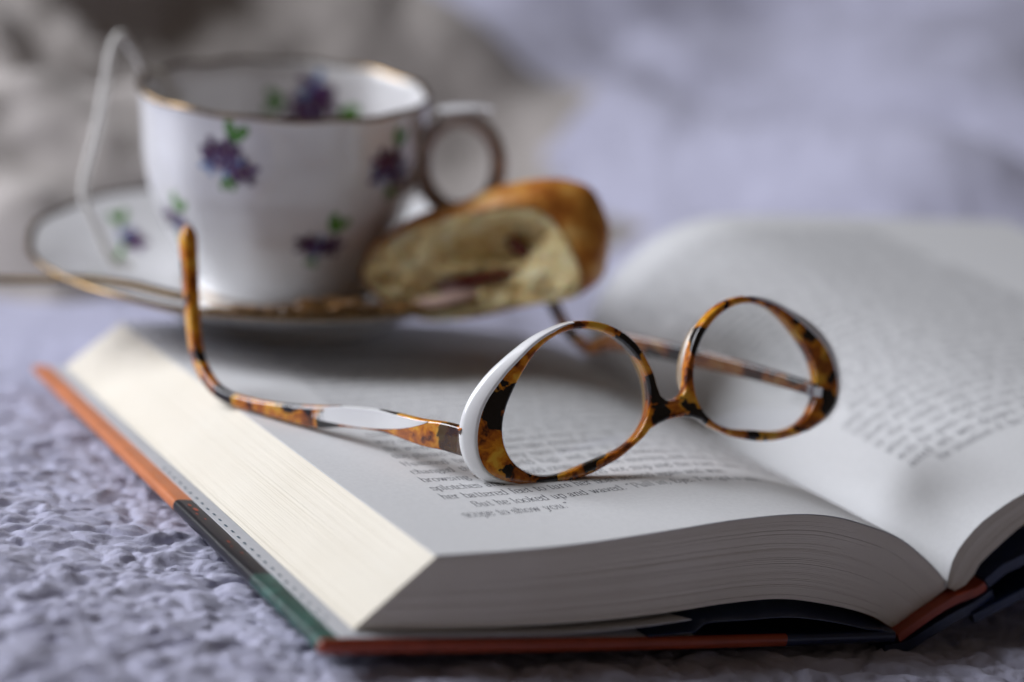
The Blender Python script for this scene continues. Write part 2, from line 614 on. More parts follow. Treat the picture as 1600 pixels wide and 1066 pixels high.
def leaf_stack(name, ptfun, nl, parent, edge_out, nq, mat):
    """many leaves: each shows its rim (front, fore-edge, back) and closes onto a solid core"""
    V, F = [], []
    ws = np.sort(np.r_[0, np.cumsum(RNG.uniform(0.6, 1.4, nl))])
    ws /= ws[-1]
    off = 0
    rev = edge_out == 0
    nv = 14

    def path(w, inset, jf, je, sl):
        def row(v):
            p = ptfun(w, v)
            p = p if rev else p[::-1]       # index 0 is the fore-edge side
            return p
        fr, bkk = row(0.0).copy(), row(1.0).copy()
        wob = sl * np.linspace(-1, 1, len(fr))
        fr[:, 1] += inset + jf + wob
        bkk[:, 1] -= inset + jf - wob
        edge = []
        for v in np.linspace(0, 1, nv + 2)[1:-1]:
            r = row(v)
            d = r[1] - r[0]
            d /= np.linalg.norm(d)
            edge.append(r[0] + d * (inset - je))
        d = fr[1] - fr[0]
        d /= np.linalg.norm(d)
        fr[0] = fr[0] + d * (inset - je)
        d = bkk[1] - bkk[0]
        d /= np.linalg.norm(d)
        bkk[0] = bkk[0] + d * (inset - je)
        return np.vstack([fr[::-1], np.array(edge), bkk])
    for i in range(nl):
        w0, w1 = ws[i], ws[i + 1]
        gap = (w1 - w0) * (0.03 if random.random() > 0.05 else 0.30)
        jf, je, sl = RNG.normal(0, 0.045), RNG.normal(0, 0.055), RNG.uniform(-0.06, 0.06)
        rows = [path(w0 + gap, 1.6, jf, je, sl), path(w0 + gap, 0.0, jf, je, sl), path(w1, 0.0, jf, je, sl), path(w1, 1.6, jf, je, sl)]
        k = len(rows[0])
        V.append(bk(np.vstack(rows)))
        for r in range(3):
            for j in range(k - 1):
                F.append((off + r * k + j, off + r * k + j + 1, off + (r + 1) * k + j + 1, off + (r + 1) * k + j))
        off += 4 * k
    # core
    rows = [path(w, 0.9, 0, 0, 0) for w in np.linspace(0.004, 0.996, 9)]
    k = len(rows[0])
    V.append(bk(np.vstack(rows)))
    for r in range(8):
        for j in range(k - 1):
            F.append((off + r * k + j, off + r * k + j + 1, off + (r + 1) * k + j + 1, off + (r + 1) * k + j))
    off += 9 * k
    for w in (0.004, 0.996):
        g = []
        for v in np.linspace(0.005, 0.995, 24):
            p = ptfun(w, v)
            g.append(p)
        n = len(g[0])
        V.append(bk(np.vstack(g)))
        F += [tuple(int(i) for i in f) for f in grid_faces(24, n, off=off)]
        off += 24 * n
    o = mesh_np(name, np.vstack(V), F, mat, parent, smooth=False)
    bm = bmesh.new()
    bm.from_mesh(o.data)
    bmesh.ops.recalc_face_normals(bm, faces=bm.faces)
    bm.to_mesh(o.data)
    bm.free()
    o['kind'] = 'stuff'
    return o


leaf_stack('page_stack', lambda w, v: left_pt(w, None, v), 130, BOOK, 0, 56, M_EDGE)


def sheet(name, ptfun, nv, thick, mat, parent, n_extra=None):
    """thin slab following a lofted surface"""
    rows = [ptfun(v) for v in np.linspace(0, 1, nv)]
    n = len(rows[0])
    top = np.vstack([r for r in rows])
    bot = top - np.array([0, 0, thick])
    V = np.vstack([bk(top), bk(bot)])
    G = grid_faces(nv, n)
    F = [tuple(f) for f in G[:, ::-1]] + [tuple(f + nv * n) for f in G]
    N = nv * n
    border = [i for i in range(n)] + [j * n + n - 1 for j in range(1, nv)] + [(nv - 1) * n + i for i in range(n - 2, -1, -1)] + [j * n for j in range(nv - 2, 0, -1)]
    for a, b in zip(border, border[1:] + border[:1]):
        F.append((a, b, b + N, a + N))
    o = mesh_np(name, V, F, mat, parent)
    auto_smooth(o, 40)
    return o


def left_top(v):
    p = left_pt(1.0, None, v)
    p[:, 2] += 0.32
    return p


PAGE_L = sheet('page', left_top, 24, 0.18, M_PAGE, BOOK)


def left_second(v):
    p = left_pt(1.0, None, v)
    t = np.linspace(0, 1, len(p))
    p[:, 2] += 0.08 - 0.5 * np.exp(-((t - 0.82) / 0.07) ** 2)
    p[:, 1] += 0.25 * (1 if v < 0.5 else -1)
    return p


RF = interp_curve([(-1.2, 1.0), (-1.6, 6), (-0.5, 11), (3.6, 17.5), (8.3, 22), (15, 27), (28, 34), (50, 42), (80, 49), (115, 55), (140, 58), (160, 60)], 56)
RB = interp_curve([(-16, 11.5), (-16.3, 27), (-11.0, 42), (-3, 53), (6, 61.5), (18, 68), (32, 72), (63, 76.5), (105, 81.5), (130, 84.5), (156, 87.5)], 56)
RBF = interp_curve([(1.0, 0.2), (5.0, 3), (6.4, 7.3), (11, 12.8), (17.4, 19.3), (26, 25), (40, 31), (62, 38), (92, 44), (126, 49), (150, 52), (172, 54)], 56)
RBB = interp_curve([(-9, 10.5), (-4.0, 20), (2, 33), (10, 44), (20, 52), (32, 58), (46, 62), (73, 67), (115, 72), (140, 75.5), (167, 78.5)], 56)
RY0, RY1 = 0.6, 222.0


def right_pt(w, v):
    p = (RBF * (1 - w) + RF * w) * (1 - v) + (RBB * (1 - w) + RB * w) * v
    y = RY0 + (RY1 - RY0) * v
    return right_frame(np.c_[p[:, 0], np.full(len(p), y), p[:, 1]])


leaf_stack('page_stack', right_pt, 70, BOOK, 55, 56, M_EDGE)


def right_top(v):
    p = right_pt(1.0, v)
    nrm = np.gradient(p[:, [0, 2]], axis=0)
    nrm /= np.linalg.norm(nrm, axis=1)[:, None]
    p[:, 0] -= nrm[:, 1] * 0.3
    p[:, 2] += nrm[:, 0] * 0.3
    return p


PAGE_R = sheet('page', right_top, 24, 0.15, M_PAGE, BOOK)


# --- covers
def board(name, x0, x1, y0, y1, z0, z1, mats, matfun, parent, r=1.3):
    """left cover: rounded slab in book coordinates with the jacket's colours by place"""
    xs = np.r_[x0, x0 + r * 0.3, x0 + r, np.linspace(x0 + 6, x1, 40)]
    ys = np.r_[y0, y0 + r * 0.3, y0 + r, np.linspace(y0 + 5, y1 - 5, 60), y1 - r, y1 - r * 0.3, y1]
    hz = (z1 - z0) / 2
    zc = (z0 + z1) / 2

    def h(x, y):
        d = min(x - x0, y - y0, y1 - y)
        if d >= r:
            return hz
        return hz * (0.35 + 0.65 * math.sqrt(max(0, 1 - (1 - d / r) ** 2)))
    nx, ny = len(xs), len(ys)
    top = np.array([[x, y, zc + h(x, y)] for x in xs for y in ys])
    bot = np.array([[x, y, zc - h(x, y)] for x in xs for y in ys])
    V = np.vstack([top, bot])
    N = nx * ny
    G = grid_faces(nx, ny)
    F = [tuple(f) for f in G] + [tuple(f[::-1] + N) for f in G]
    border = [i * ny for i in range(nx)] + [(nx - 1) * ny + j for j in range(1, ny)] + [i * ny + ny - 1 for i in range(nx - 2, -1, -1)] + [j for j in range(ny - 2, 0, -1)]
    for a, b in zip(border, border[1:] + border[:1]):
        F.append((a, b, b + N, a + N)[::-1])
    mi = []
    for f in F:
        c = V[list(f)].mean(0)
        mi.append(matfun(c))
    # gentle sag of the board
    V[:, 2] -= 1.1 * np.sin(np.clip((V[:, 0] - x0) / (x1 - x0), 0, 1) * np.pi) * 0.6
    o = mesh_np(name, bk(V), F, mats, parent, midx=mi)
    auto_smooth(o, 50)
    return o


def jacket_mat(c):
    x, y, z = c
    if x < 2.2 and y > 1.0:
        if y < 40:
            return 3
        if y < 94:
            return 2
        return 0
    if y < 2.0:
        return 1 if x < 121 else 4
    if z > 0:
        return 5 if x < 92 else 4
    return 4


COVER = board('front_cover', -1.6, 156, -0.2, 240.5, -1.9, 1.3, [M_ORANGE, M_RED, M_BLACK, M_TEAL, M_NAVY, M_FLAP], jacket_mat, BOOK)


# jacket flap lying inside the cover; its lower corner lifts near the spine
def flap_pt(v):
    n = 30
    xs = np.linspace(3.2, 92 - 10 * min(1, v * 12), n)
    t = (xs - 3.2) / 89
    z = 1.45 + 3.2 * np.clip((t - 0.55) / 0.45, 0, 1) ** 1.6 * np.exp(-v * 4)
    z = np.minimum(z, np.interp(xs, BOT_F[:, 0], BOT_F[:, 1]) - 0.3) if v < 0.9 else np.full(n, 1.45)
    z = np.maximum(z, 1.42 - 0.66 * np.sin(np.clip(xs / 157, 0, 1) * np.pi) + 0.0)
    return np.c_[xs, np.full(n, 1.2 + (238.4 - 1.2) * v), z]


FLAP = sheet('jacket_flap', flap_pt, 20, 0.2, M_FLAP, BOOK)


def navy_pt(v):
    n = 30
    xs = np.linspace(80, 155.5, n)
    arch = np.interp(xs, BOT_F[:, 0], BOT_F[:, 1]) - 1.3
    z = np.where(xs < 95, 1.0 + (xs - 80) / 15 * 2.0, arch)
    z = np.maximum(np.minimum(z, arch), 0.9)
    z = z - 1.8 * (1 - min(1, v * 30)) * np.clip((xs - 80) / 30, 0, 1) * np.clip((156 - xs) / 10, 0, 1)
    return np.c_[xs, np.full(n, 0.4 + 236 * v), z]


sheet('endpaper', navy_pt, 40, 0.25, M_NAVY, BOOK)

# printed dashes on the flap beside the fore-edge
V, F = [], []
for i in range(26):
    y = 12.0 + i * 4.4
    x = 4.55 + 0.1 * math.sin(i * 2.1)
    z = 1.52
    b = len(V)
    for dx, dy in ((-0.28, -0.85), (0.28, -0.85), (0.28, 0.85), (-0.28, 0.85)):
        V.append((x + dx, y + dy, z))
    F.append((b, b + 1, b + 2, b + 3))
mesh_np('printed_dashes', bk(np.array(V)), F, M_DASH, FLAP, smooth=False)


# small red and ochre print marks on the jacket's black band
V, F = [], []
for i, (y, r0) in enumerate(((90, .8), (86.5, 1.1), (83, .6), (79, .5), (62, .7), (58.5, .4), (54, .5))):
    b = len(V)
    for k in range(7):
        a = 2 * math.pi * k / 7
        V.append((0.9 + 0.5 * math.sin(i * 2.3) + 0.55 * r0 * math.cos(a), y + r0 * 1.3 * math.sin(a), 1.36))
    F.append(tuple(range(b, b + 7)))
mesh_np('printed_marks', bk(np.array(V)), F, M_RED, COVER, smooth=False)


# spine: red inner edge and navy jacket
def ribbon_slab(name, front_pts, back_pts, thick, mat, y0, y1, parent, n=24, nv=6, yslope=0.0):
    A = interp_curve(front_pts, n)
    B = interp_curve(back_pts, n)
    rows = []
    for v in np.linspace(0, 1, nv):
        p = A * (1 - v) + B * v
        rows.append(np.c_[p[:, 0], np.full(n, y0 + (y1 - y0) * v) - yslope * (p[:, 0] - A[0, 0]) * 1.0, p[:, 1]])
    off = []
    for r in rows:
        t = np.gradient(r[:, [0, 2]], axis=0)
        t /= np.linalg.norm(t, axis=1)[:, None]
        off.append(r + np.c_[t[:, 1], np.zeros(n), -t[:, 0]] * thick)
    top, bot = np.vstack(rows), np.vstack(off)
    V = np.vstack([bk(top), bk(bot)])
    G = grid_faces(nv, n)
    N = nv * n
    F = [tuple(f[::-1]) for f in G] + [tuple(f + N) for f in G]
    border = [i for i in range(n)] + [j * n + n - 1 for j in range(1, nv)] + [(nv - 1) * n + i for i in range(n - 2, -1, -1)] + [j * n for j in range(nv - 2, 0, -1)]
    for a, b in zip(border, border[1:] + border[:1]):
        F.append((a, b, b + N, a + N))
    o = mesh_np(name, V, F, mat, parent)
    auto_smooth(o, 40)
    return o


ribbon_slab('spine', [(157.2, 0.2), (162, 3.4), (168, 7.2), (174, 10.3), (181, 12.6), (183.6, 14.2)],
            [(185, 6), (192, 9), (197, 12), (203, 16), (210, 20), (213, 22)], 2.3, M_RED, 0.4, 238, BOOK)
ribbon_slab('jacket_spine', [(153, -2.2), (160, -1.2), (167, 2.6), (174, 6.2), (181, 9.3), (186, 12.5)],
            [(181, 3), (188, 5), (195, 8.5), (203, 12.5), (211, 17), (216, 20)], 3.0, M_NAVY, -0.3, 239, BOOK)
# right cover board and its jacket, rising with the right half
ribbon_slab('back_cover', [(180.5, 6.0), (186, 9.0), (191, 12.0), (198.5, 16.5), (214, 25), (240, 36), (280, 47), (332, 56), (352, 59)],
            [(210, 20), (214, 34), (222, 48), (234, 58), (252, 66), (280, 72), (320, 77), (352, 80), (376, 83)], 2.6, M_NAVY, -1.0, 225, BOOK, yslope=0.17)
ribbon_slab('jacket_flap', [(183.6, 14.8), (187.0, 18.6), (193, 22.0), (202, 27.5), (216, 33.5), (240, 43), (275, 51), (318, 58)],
            [(212, 32), (216, 40), (224, 51), (236, 61), (254, 68.5), (282, 75), (318, 80), (335, 82)], 3.0, M_NAVY, 0.6, 223, BOOK, yslope=0.17)

# ------------------------------------------------------------------ printed text (a small pen-drawn roman)
def _sm(p, it=2):
    p = [np.array(q, float) for q in p]
    for _ in range(it):
        o = [p[0]]
        for a, b in zip(p[:-1], p[1:]):
            o += [a * .75 + b * .25, a * .25 + b * .75]
        o.append(p[-1])
        p = o
    return np.array(p)


C_ = lambda *p: ('c', p)
L_ = lambda *p: ('l', p)


def sf(x, y, w=0.17):
    return L_((x - w, y), (x + w, y))


O_PTS = [(.45, 1.0), (.2, .98), (.07, .75), (.06, .5), (.08, .2), (.24, -.02), (.45, -.02), (.68, -.02), (.84, .22), (.84, .5), (.83, .78), (.68, 1.0), (.45, 1.0)]
GL = {
    'a': (.82, [C_((.12, .75), (.18, 1.0), (.42, 1.05), (.6, .95), (.6, .65), (.6, .2), (.62, 0), (.8, .06)), C_((.6, .62), (.3, .56), (.06, .4), (.08, 0), (.35, -.06), (.6, .22))]),
    'b': (.92, [L_((.2, 1.6), (.2, 0)), sf(.12, 1.58, .1), C_((.2, .7), (.35, 1.05), (.82, 1.1), (.86, .5), (.84, -.08), (.4, -.08), (.2, .2))]),
    'c': (.78, [C_((.72, .78), (.66, 1.02), (.4, 1.04), (.06, .98), (.06, .5), (.06, 0), (.4, -.06), (.62, -.02), (.74, .2))]),
    'd': (.94, [L_((.74, 1.6), (.74, 0)), sf(.66, 1.58, .1), sf(.82, 0, .1), C_((.74, .75), (.6, 1.04), (.1, 1.08), (.06, .5), (.08, -.1), (.55, -.08), (.74, .2))]),
    'e': (.8, [C_((.1, .55), (.72, .55), (.78, 1.04), (.42, 1.04), (.06, 1.02), (.06, .5), (.06, -.02), (.4, -.06), (.64, -.02), (.76, .2))]),
    'f': (.56, [C_((.6, 1.5), (.5, 1.68), (.26, 1.64), (.26, 1.3), (.26, .8), (.26, 0)), sf(.26, 0), L_((.06, .97), (.5, .97))]),
    'g': (.86, [C_((.4, 1.02), (.1, 1.0), (.08, .4), (.4, .4), (.72, .4), (.72, 1.0), (.4, 1.02)), C_((.66, .9), (.8, 1.04)), C_((.3, .42), (.05, .2), (.25, .08), (.7, .1), (.85, -.2), (.6, -.5), (.2, -.5), (.0, -.2), (.25, .06))]),
    'h': (.98, [L_((.2, 1.6), (.2, 0)), sf(.12, 1.58, .1), sf(.2, 0), C_((.2, .7), (.36, 1.04), (.7, 1.1), (.76, .7), (.76, .4), (.76, 0)), sf(.76, 0)]),
    'i': (.48, [L_((.24, 1.0), (.24, 0)), sf(.16, .98, .1), sf(.24, 0), L_((.24, 1.34), (.24, 1.52))]),
    'j': (.46, [C_((.26, 1.0), (.26, .3), (.26, -.3), (.1, -.52), (-.05, -.4)), sf(.18, .98, .1), L_((.26, 1.34), (.26, 1.52))]),
    'k': (.94, [L_((.2, 1.6), (.2, 0)), sf(.12, 1.58, .1), sf(.2, 0), L_((.72, .98), (.22, .48)), L_((.38, .6), (.78, 0)), sf(.74, .98, .15), sf(.8, 0, .14)]),
    'l': (.48, [L_((.24, 1.6), (.24, 0)), sf(.16, 1.58, .1), sf(.24, 0)]),
    'm': (1.46, [L_((.2, 1.0), (.2, 0)), sf(.12, .98, .1), sf(.2, 0), C_((.2, .7), (.34, 1.04), (.66, 1.08), (.7, .7), (.7, 0)), sf(.7, 0), C_((.7, .7), (.86, 1.04), (1.18, 1.08), (1.22, .7), (1.22, 0)), sf(1.22, 0)]),
    'n': (.98, [L_((.2, 1.0), (.2, 0)), sf(.12, .98, .1), sf(.2, 0), C_((.2, .7), (.36, 1.04), (.7, 1.1), (.76, .7), (.76, .4), (.76, 0)), sf(.76, 0)]),
    'o': (.9, [C_(*O_PTS)]),
    'p': (.94, [L_((.2, 1.0), (.2, -.55)), sf(.12, .98, .1), sf(.2, -.55), C_((.2, .75), (.38, 1.05), (.84, 1.1), (.87, .5), (.84, -.08), (.4, -.08), (.2, .22))]),
    'q': (.94, [L_((.74, 1.0), (.74, -.55)), sf(.74, -.55), C_((.74, .75), (.6, 1.04), (.1, 1.08), (.06, .5), (.08, -.1), (.55, -.08), (.74, .2))]),
    'r': (.68, [L_((.2, 1.0), (.2, 0)), sf(.12, .98, .1), sf(.2, 0), C_((.2, .65), (.34, 1.0), (.5, 1.06), (.64, .9))]),
    's': (.7, [C_((.6, .75), (.56, 1.04), (.3, 1.04), (.06, .98), (.06, .6), (.35, .52), (.66, .44), (.66, -.02), (.35, -.05), (.1, -.04), (.08, .24))]),
    't': (.58, [C_((.26, 1.35), (.26, .9), (.26, .3), (.28, -.06), (.46, -.04), (.56, .14)), L_((.06, .97), (.52, .97))]),
    'u': (.98, [C_((.2, 1.0), (.2, .4), (.22, -.06), (.5, -.06), (.64, .06), (.74, .3)), L_((.74, 1.0), (.74, 0)), sf(.14, .98, .1), sf(.68, .98, .1), sf(.84, 0, .1)]),
    'v': (.9, [L_((.12, 1.0), (.45, 0)), L_((.45, 0), (.78, 1.0)), sf(.14, .99), sf(.76, .99, .13)]),
    'w': (1.3, [L_((.12, 1.0), (.4, 0)), L_((.4, 0), (.65, .95)), L_((.65, .95), (.9, 0)), L_((.9, 0), (1.18, 1.0)), sf(.14, .99), sf(.66, .99, .12), sf(1.16, .99, .13)]),
    'x': (.9, [L_((.14, 1.0), (.74, 0)), L_((.74, 1.0), (.14, 0)), sf(.16, .99), sf(.74, .99, .14), sf(.14, 0, .14), sf(.74, 0)]),
    'y': (.9, [L_((.12, 1.0), (.45, 0)), C_((.78, 1.0), (.45, 0), (.3, -.45), (.14, -.55), (.04, -.42)), sf(.14, .99), sf(.76, .99, .13)]),
    'z': (.8, [L_((.1, .98), (.68, .98)), L_((.68, .98), (.1, 0)), L_((.1, 0), (.7, 0)), L_((.7, 0), (.7, .2)), L_((.1, .98), (.1, .8))]),
    'B': (1.15, [L_((.28, 1.5), (.28, 0)), L_((.1, 1.5), (.6, 1.5)), L_((.1, 0), (.6, 0)), L_((.28, .8), (.6, .8)), C_((.6, 1.5), (.95, 1.5), (.95, .82), (.6, .8)), C_((.6, .8), (1.05, .78), (1.05, .02), (.6, 0))]),
    'P': (1.05, [L_((.28, 1.5), (.28, 0)), L_((.1, 1.5), (.55, 1.5)), sf(.28, 0, .2), L_((.28, .72), (.55, .72)), C_((.55, 1.5), (1.02, 1.5), (1.02, .72), (.55, .72))]),
    'E': (1.1, [L_((.28, 1.5), (.28, 0)), L_((.1, 1.5), (.95, 1.5)), L_((.1, 0), (.98, 0)), L_((.28, .78), (.7, .78)), L_((.95, 1.5), (.95, 1.2)), L_((.98, 0), (.98, .3)), L_((.7, .9), (.7, .64))]),
    'H': (1.35, [L_((.28, 1.5), (.28, 0)), L_((1.05, 1.5), (1.05, 0)), L_((.28, .78), (1.05, .78)), sf(.28, 1.5), sf(.28, 0), sf(1.05, 1.5), sf(1.05, 0)]),
    'I': (.6, [L_((.3, 1.5), (.3, 0)), sf(.3, 1.5, .2), sf(.3, 0, .2)]),
    'T': (1.1, [L_((.55, 1.5), (.55, 0)), L_((.1, 1.5), (1.0, 1.5)), sf(.55, 0, .2), L_((.1, 1.5), (.1, 1.25)), L_((1.0, 1.5), (1.0, 1.25))]),
    'S': (.95, [C_((.8, 1.1), (.76, 1.55), (.42, 1.54), (.1, 1.5), (.1, .95), (.45, .8), (.85, .65), (.85, 0), (.45, -.03), (.14, -.02), (.1, .4))]),
    'A': (1.25, [L_((.6, 1.52), (1.05, 0)), L_((.6, 1.52), (.2, 0)), L_((.34, .5), (.9, .5)), sf(.2, 0), sf(1.05, 0)]),
    'W': (1.7, [L_((.16, 1.5), (.5, 0)), L_((.5, 0), (.85, 1.45)), L_((.85, 1.45), (1.2, 0)), L_((1.2, 0), (1.54, 1.5)), sf(.16, 1.5), sf(1.54, 1.5)]),
    '.': (.42, [L_((.2, .13), (.2, -.04))]),
    ',': (.42, [C_((.22, .13), (.22, -.05), (.12, -.25))]),
    "'": (.36, [C_((.2, 1.55), (.2, 1.4), (.12, 1.2))]),
    '"': (.62, [C_((.2, 1.55), (.2, 1.4), (.12, 1.2)), C_((.44, 1.55), (.44, 1.4), (.36, 1.2))]),
    '-': (.9, [L_((.08, .5), (.82, .5))]),
    ' ': (.48, []),
}


def _stroke(p):
    d = np.gradient(p, axis=0)
    L = np.linalg.norm(d, axis=1)
    L[L == 0] = 1
    d /= L[:, None]
    w = 0.065 + 0.10 * np.abs(d[:, 1]) ** 1.5
    nrm = np.c_[-d[:, 1], d[:, 0]]
    return p + nrm * w[:, None] / 2, p - nrm * w[:, None] / 2


GLM = {}
for ch, (adv, strokes) in GL.items():
    V, F = [], []
    for kind, pts in strokes:
        p = _sm(pts, 2) if kind == 'c' else np.array(pts, float)
        a, b = _stroke(p)
        o = len(V)
        n = len(p)
        V += list(a) + list(b)
        F += [(o + i, o + i + 1, o + n + i + 1, o + n + i) for i in range(n - 1)]
    GLM[ch] = (adv + 0.12, np.array(V) if V else np.zeros((0, 2)), F)


def text_width(s):
    return sum(GLM[c][0] for c in s if c in GLM)


def set_lines(lines, place, sx, sy, justify=None):
    """lines: (text, s0, t0, full); place(s,t) -> book coords of the printed point"""
    VV, FF = [], []
    off = 0
    for text, s0, t0, full in lines:
        kx = sx
        extra = 0
        if full and justify:
            gaps = max(1, text.count(' '))
            extra = (justify - s0 - text_width(text) * sx) / gaps
            if extra < -0.25 or extra > 3.5:
                kx = sx * (justify - s0) / (text_width(text) * sx)
                extra = 0
        x = s0
        for ch in text:
            if ch not in GLM:
                ch = ' '
            adv, V, F = GLM[ch]
            if len(V):
                VV.append(np.c_[x + V[:, 0] * kx, t0 + V[:, 1] * sy])
                FF += [tuple(i + off for i in f) for f in F]
                off += len(V)
            x += adv * kx + (extra if ch == ' ' else 0)
    P = np.vstack(VV)
    return place(P[:, 0], P[:, 1]), FF


def loft_place(rowfun, lift, y0, y1):
    n = 60
    rows = [rowfun(v) for v in np.linspace(0, 1, n)]
    arcs = [np.r_[0, np.cumsum(np.linalg.norm(np.diff(r, axis=0), axis=1))] for r in rows]

    def f(s, t):
        v = np.clip((t - y0) / (y1 - y0), 0, 1) * (n - 1)
        i = np.clip(v.astype(int), 0, n - 2)
        fr = v - i
        out = np.zeros((len(s), 3))
        for k in np.unique(i):
            msk = i == k
            for kk, wt in ((k, 1 - fr[msk]), (k + 1, fr[msk])):
                for c in range(3):
                    out[msk, c] += wt * np.interp(s[msk], arcs[kk], rows[kk][:, c])
                # lift along the surface normal
                tx = np.gradient(rows[kk][:, 0]) / np.gradient(arcs[kk])
                tz = np.gradient(rows[kk][:, 2]) / np.gradient(arcs[kk])
                out[msk, 0] -= wt * lift * np.interp(s[msk], arcs[kk], tz)
                out[msk, 2] += wt * lift * np.interp(s[msk], arcs[kk], tx)
        return bk(out)
    return f


PROSE = ("the tide had gone a long way out and the boats lay over on their sides in the mud as if they were tired of waiting "
         "for someone to come down the steps and she counted them twice before she found the one with the green rail and the "
         "rope that her brother had mended in the spring when the rain would not stop and the river came up over the lower road "
         "so that nobody could cross until the morning and even then they went slowly with the lamp held high and the dog "
         "walking in front of them and looking back at every turn because he did not like the sound of the water under the "
         "planks or the way the light moved along the wall of the old mill where the window had been broken and never put right ").split()


def fill_lines(n, sx, s0, s1, seed):
    r = random.Random(seed)
    i = r.randrange(40)
    out = []
    for k in range(n):
        t = ''
        ind = s0 + (6 if r.random() < 0.16 else 0)
        while True:
            w = PROSE[i % len(PROSE)]
            if (text_width(t + ' ' + w)) * sx > s1 - ind:
                break
            t = (t + ' ' + w).strip()
            i += 1
        if r.random() < 0.5:
            t += '.' if r.random() < .5 else ','
        full = r.random() > 0.12
        out.append((t, ind, full))
    return out


SY = 2.35
SX = 29.0 / text_width('scope to show you."')
LEAD = 5.0
S0, S1 = 19.5, 132.0
known = ['scope to show you."',
         'But he looked up and waved. "Pull in, Eye. I\'ve got a tele-',
         'her battered feet to turn her boat around again and wait',
         'splotches and rows of',
         'browsing',
         'changed',
         'Hummed']
lines = []
fl = fill_lines(32, SX, S0, S1, 3)
for k in range(24):
    y = 31.0 + k * LEAD + min(0.17 * k * k, 1.7 * k - 4.2)
    S0 = 19.5 + 0.09 * (y - 31.0)
    if k == 0:
        lines.append((known[0], S0, y, False))
    elif k == 1:
        lines.append((known[1], S0 + 5.5, y, False))
    elif k == 2:
        lines.append((known[2], S0, y, False))
    elif k < 7:
        rest = fl[k][0].split()
        t = known[k]
        for w in rest:
            if text_width(t + ' ' + w) * SX > S1 - S0:
                break
            t += ' ' + w
        lines.append((t, S0, y, True))
    else:
        t, ind, full = fl[k]
        lines.append((t, ind - 19.5 + S0, y, full))
V, F = set_lines(lines, loft_place(left_top, 0.06, Y0, Y1), SX, SY, S1)
mesh_np('printed_text', V, F, M_INK, PAGE_L, smooth=False)

RS0, RS1 = 24.0, 134.0
lines = []
fl = fill_lines(36, SX, RS0, RS1, 8)
fl[0] = ('He situation of the house', RS0 + 6, False)
fl[1] = ('and as we ' + ' '.join(fl[1][0].split()[:7]), RS0, True)
for k in range(34):
    t, ind, full = fl[k]
    lines.append((t, ind, 29.0 + k * 5.2, full))
V, F = set_lines(lines, loft_place(right_top, 0.06, RY0, RY1), SX, SY, RS1)
mesh_np('printed_text', V, F, M_INK, PAGE_R, smooth=False)

# ------------------------------------------------------------------ eyeglasses
GO = np.array([74.62, 97.05, 27.92])
GX = np.array([0.8835, 0.4635, 0.0682])
GY = np.array([-0.1828, 0.2070, 0.9611])
GN = np.array([0.4313, -0.8616, 0.2676])
WRAP = math.tan(math.radians(5))
LS = 26.52                        # lens centre from the middle of the bridge


def gp(P):
    P = np.asarray(P, float)
    n = P[..., 2:3] - np.abs(P[..., :1]) * WRAP
    return GO + P[..., :1] * GX + P[..., 1:2] * GY + n * GN


GLASSES = thing('eyeglasses', 'upside down tortoiseshell cat eye glasses with white trim resting across the open pages', 'glasses', (31, 74, 9))
GB = (31, 74, 9)


def inner_r(th):
    q = np.array([23.707, 1.65, 2.091, 0.426, -1.506, -0.216, 0.123]) * 0.78
    return q[0] + sum(q[2 * k - 1] * np.cos((k + 1) * th) + q[2 * k] * np.sin((k + 1) * th) for k in (1, 2, 3))


OUT = [(-177, 26.9), (-166.5, 28.7), (-157, 29.6), (-149.6, 29.2), (-143, 27.2), (-132.7, 24.4), (-113.5, 20.6), (-94.3, 18.6), (-71, 17.7), (-45, 18.9),
       (-25.2, 21.6), (6, 22.2), (21, 21.6), (36, 21.7), (54, 21.2), (70, 20.8), (87, 20.1), (105, 19.4), (125, 19.2), (139, 19.5), (159.5, 22.0), (173, 25.1)]
od = np.array([o[0] for o in OUT], float)
orr = np.array([o[1] for o in OUT])


def outer_r(deg):
    d = np.r_[od - 360, od, od + 360]
    r = np.r_[orr, orr, orr]
    # light smoothing so that the cut reads as one flowing line
    offs = np.linspace(-7, 7, 9)
    return sum(np.interp(np.asarray(deg) + o, d, r) for o in offs) / 9


def pol(deg, r, side):
    t = np.radians(deg)
    x = -LS + r * np.cos(t)
    return np.c_[x * (-side), r * np.sin(t)]   # side -1: near lens (x<0), +1: far lens


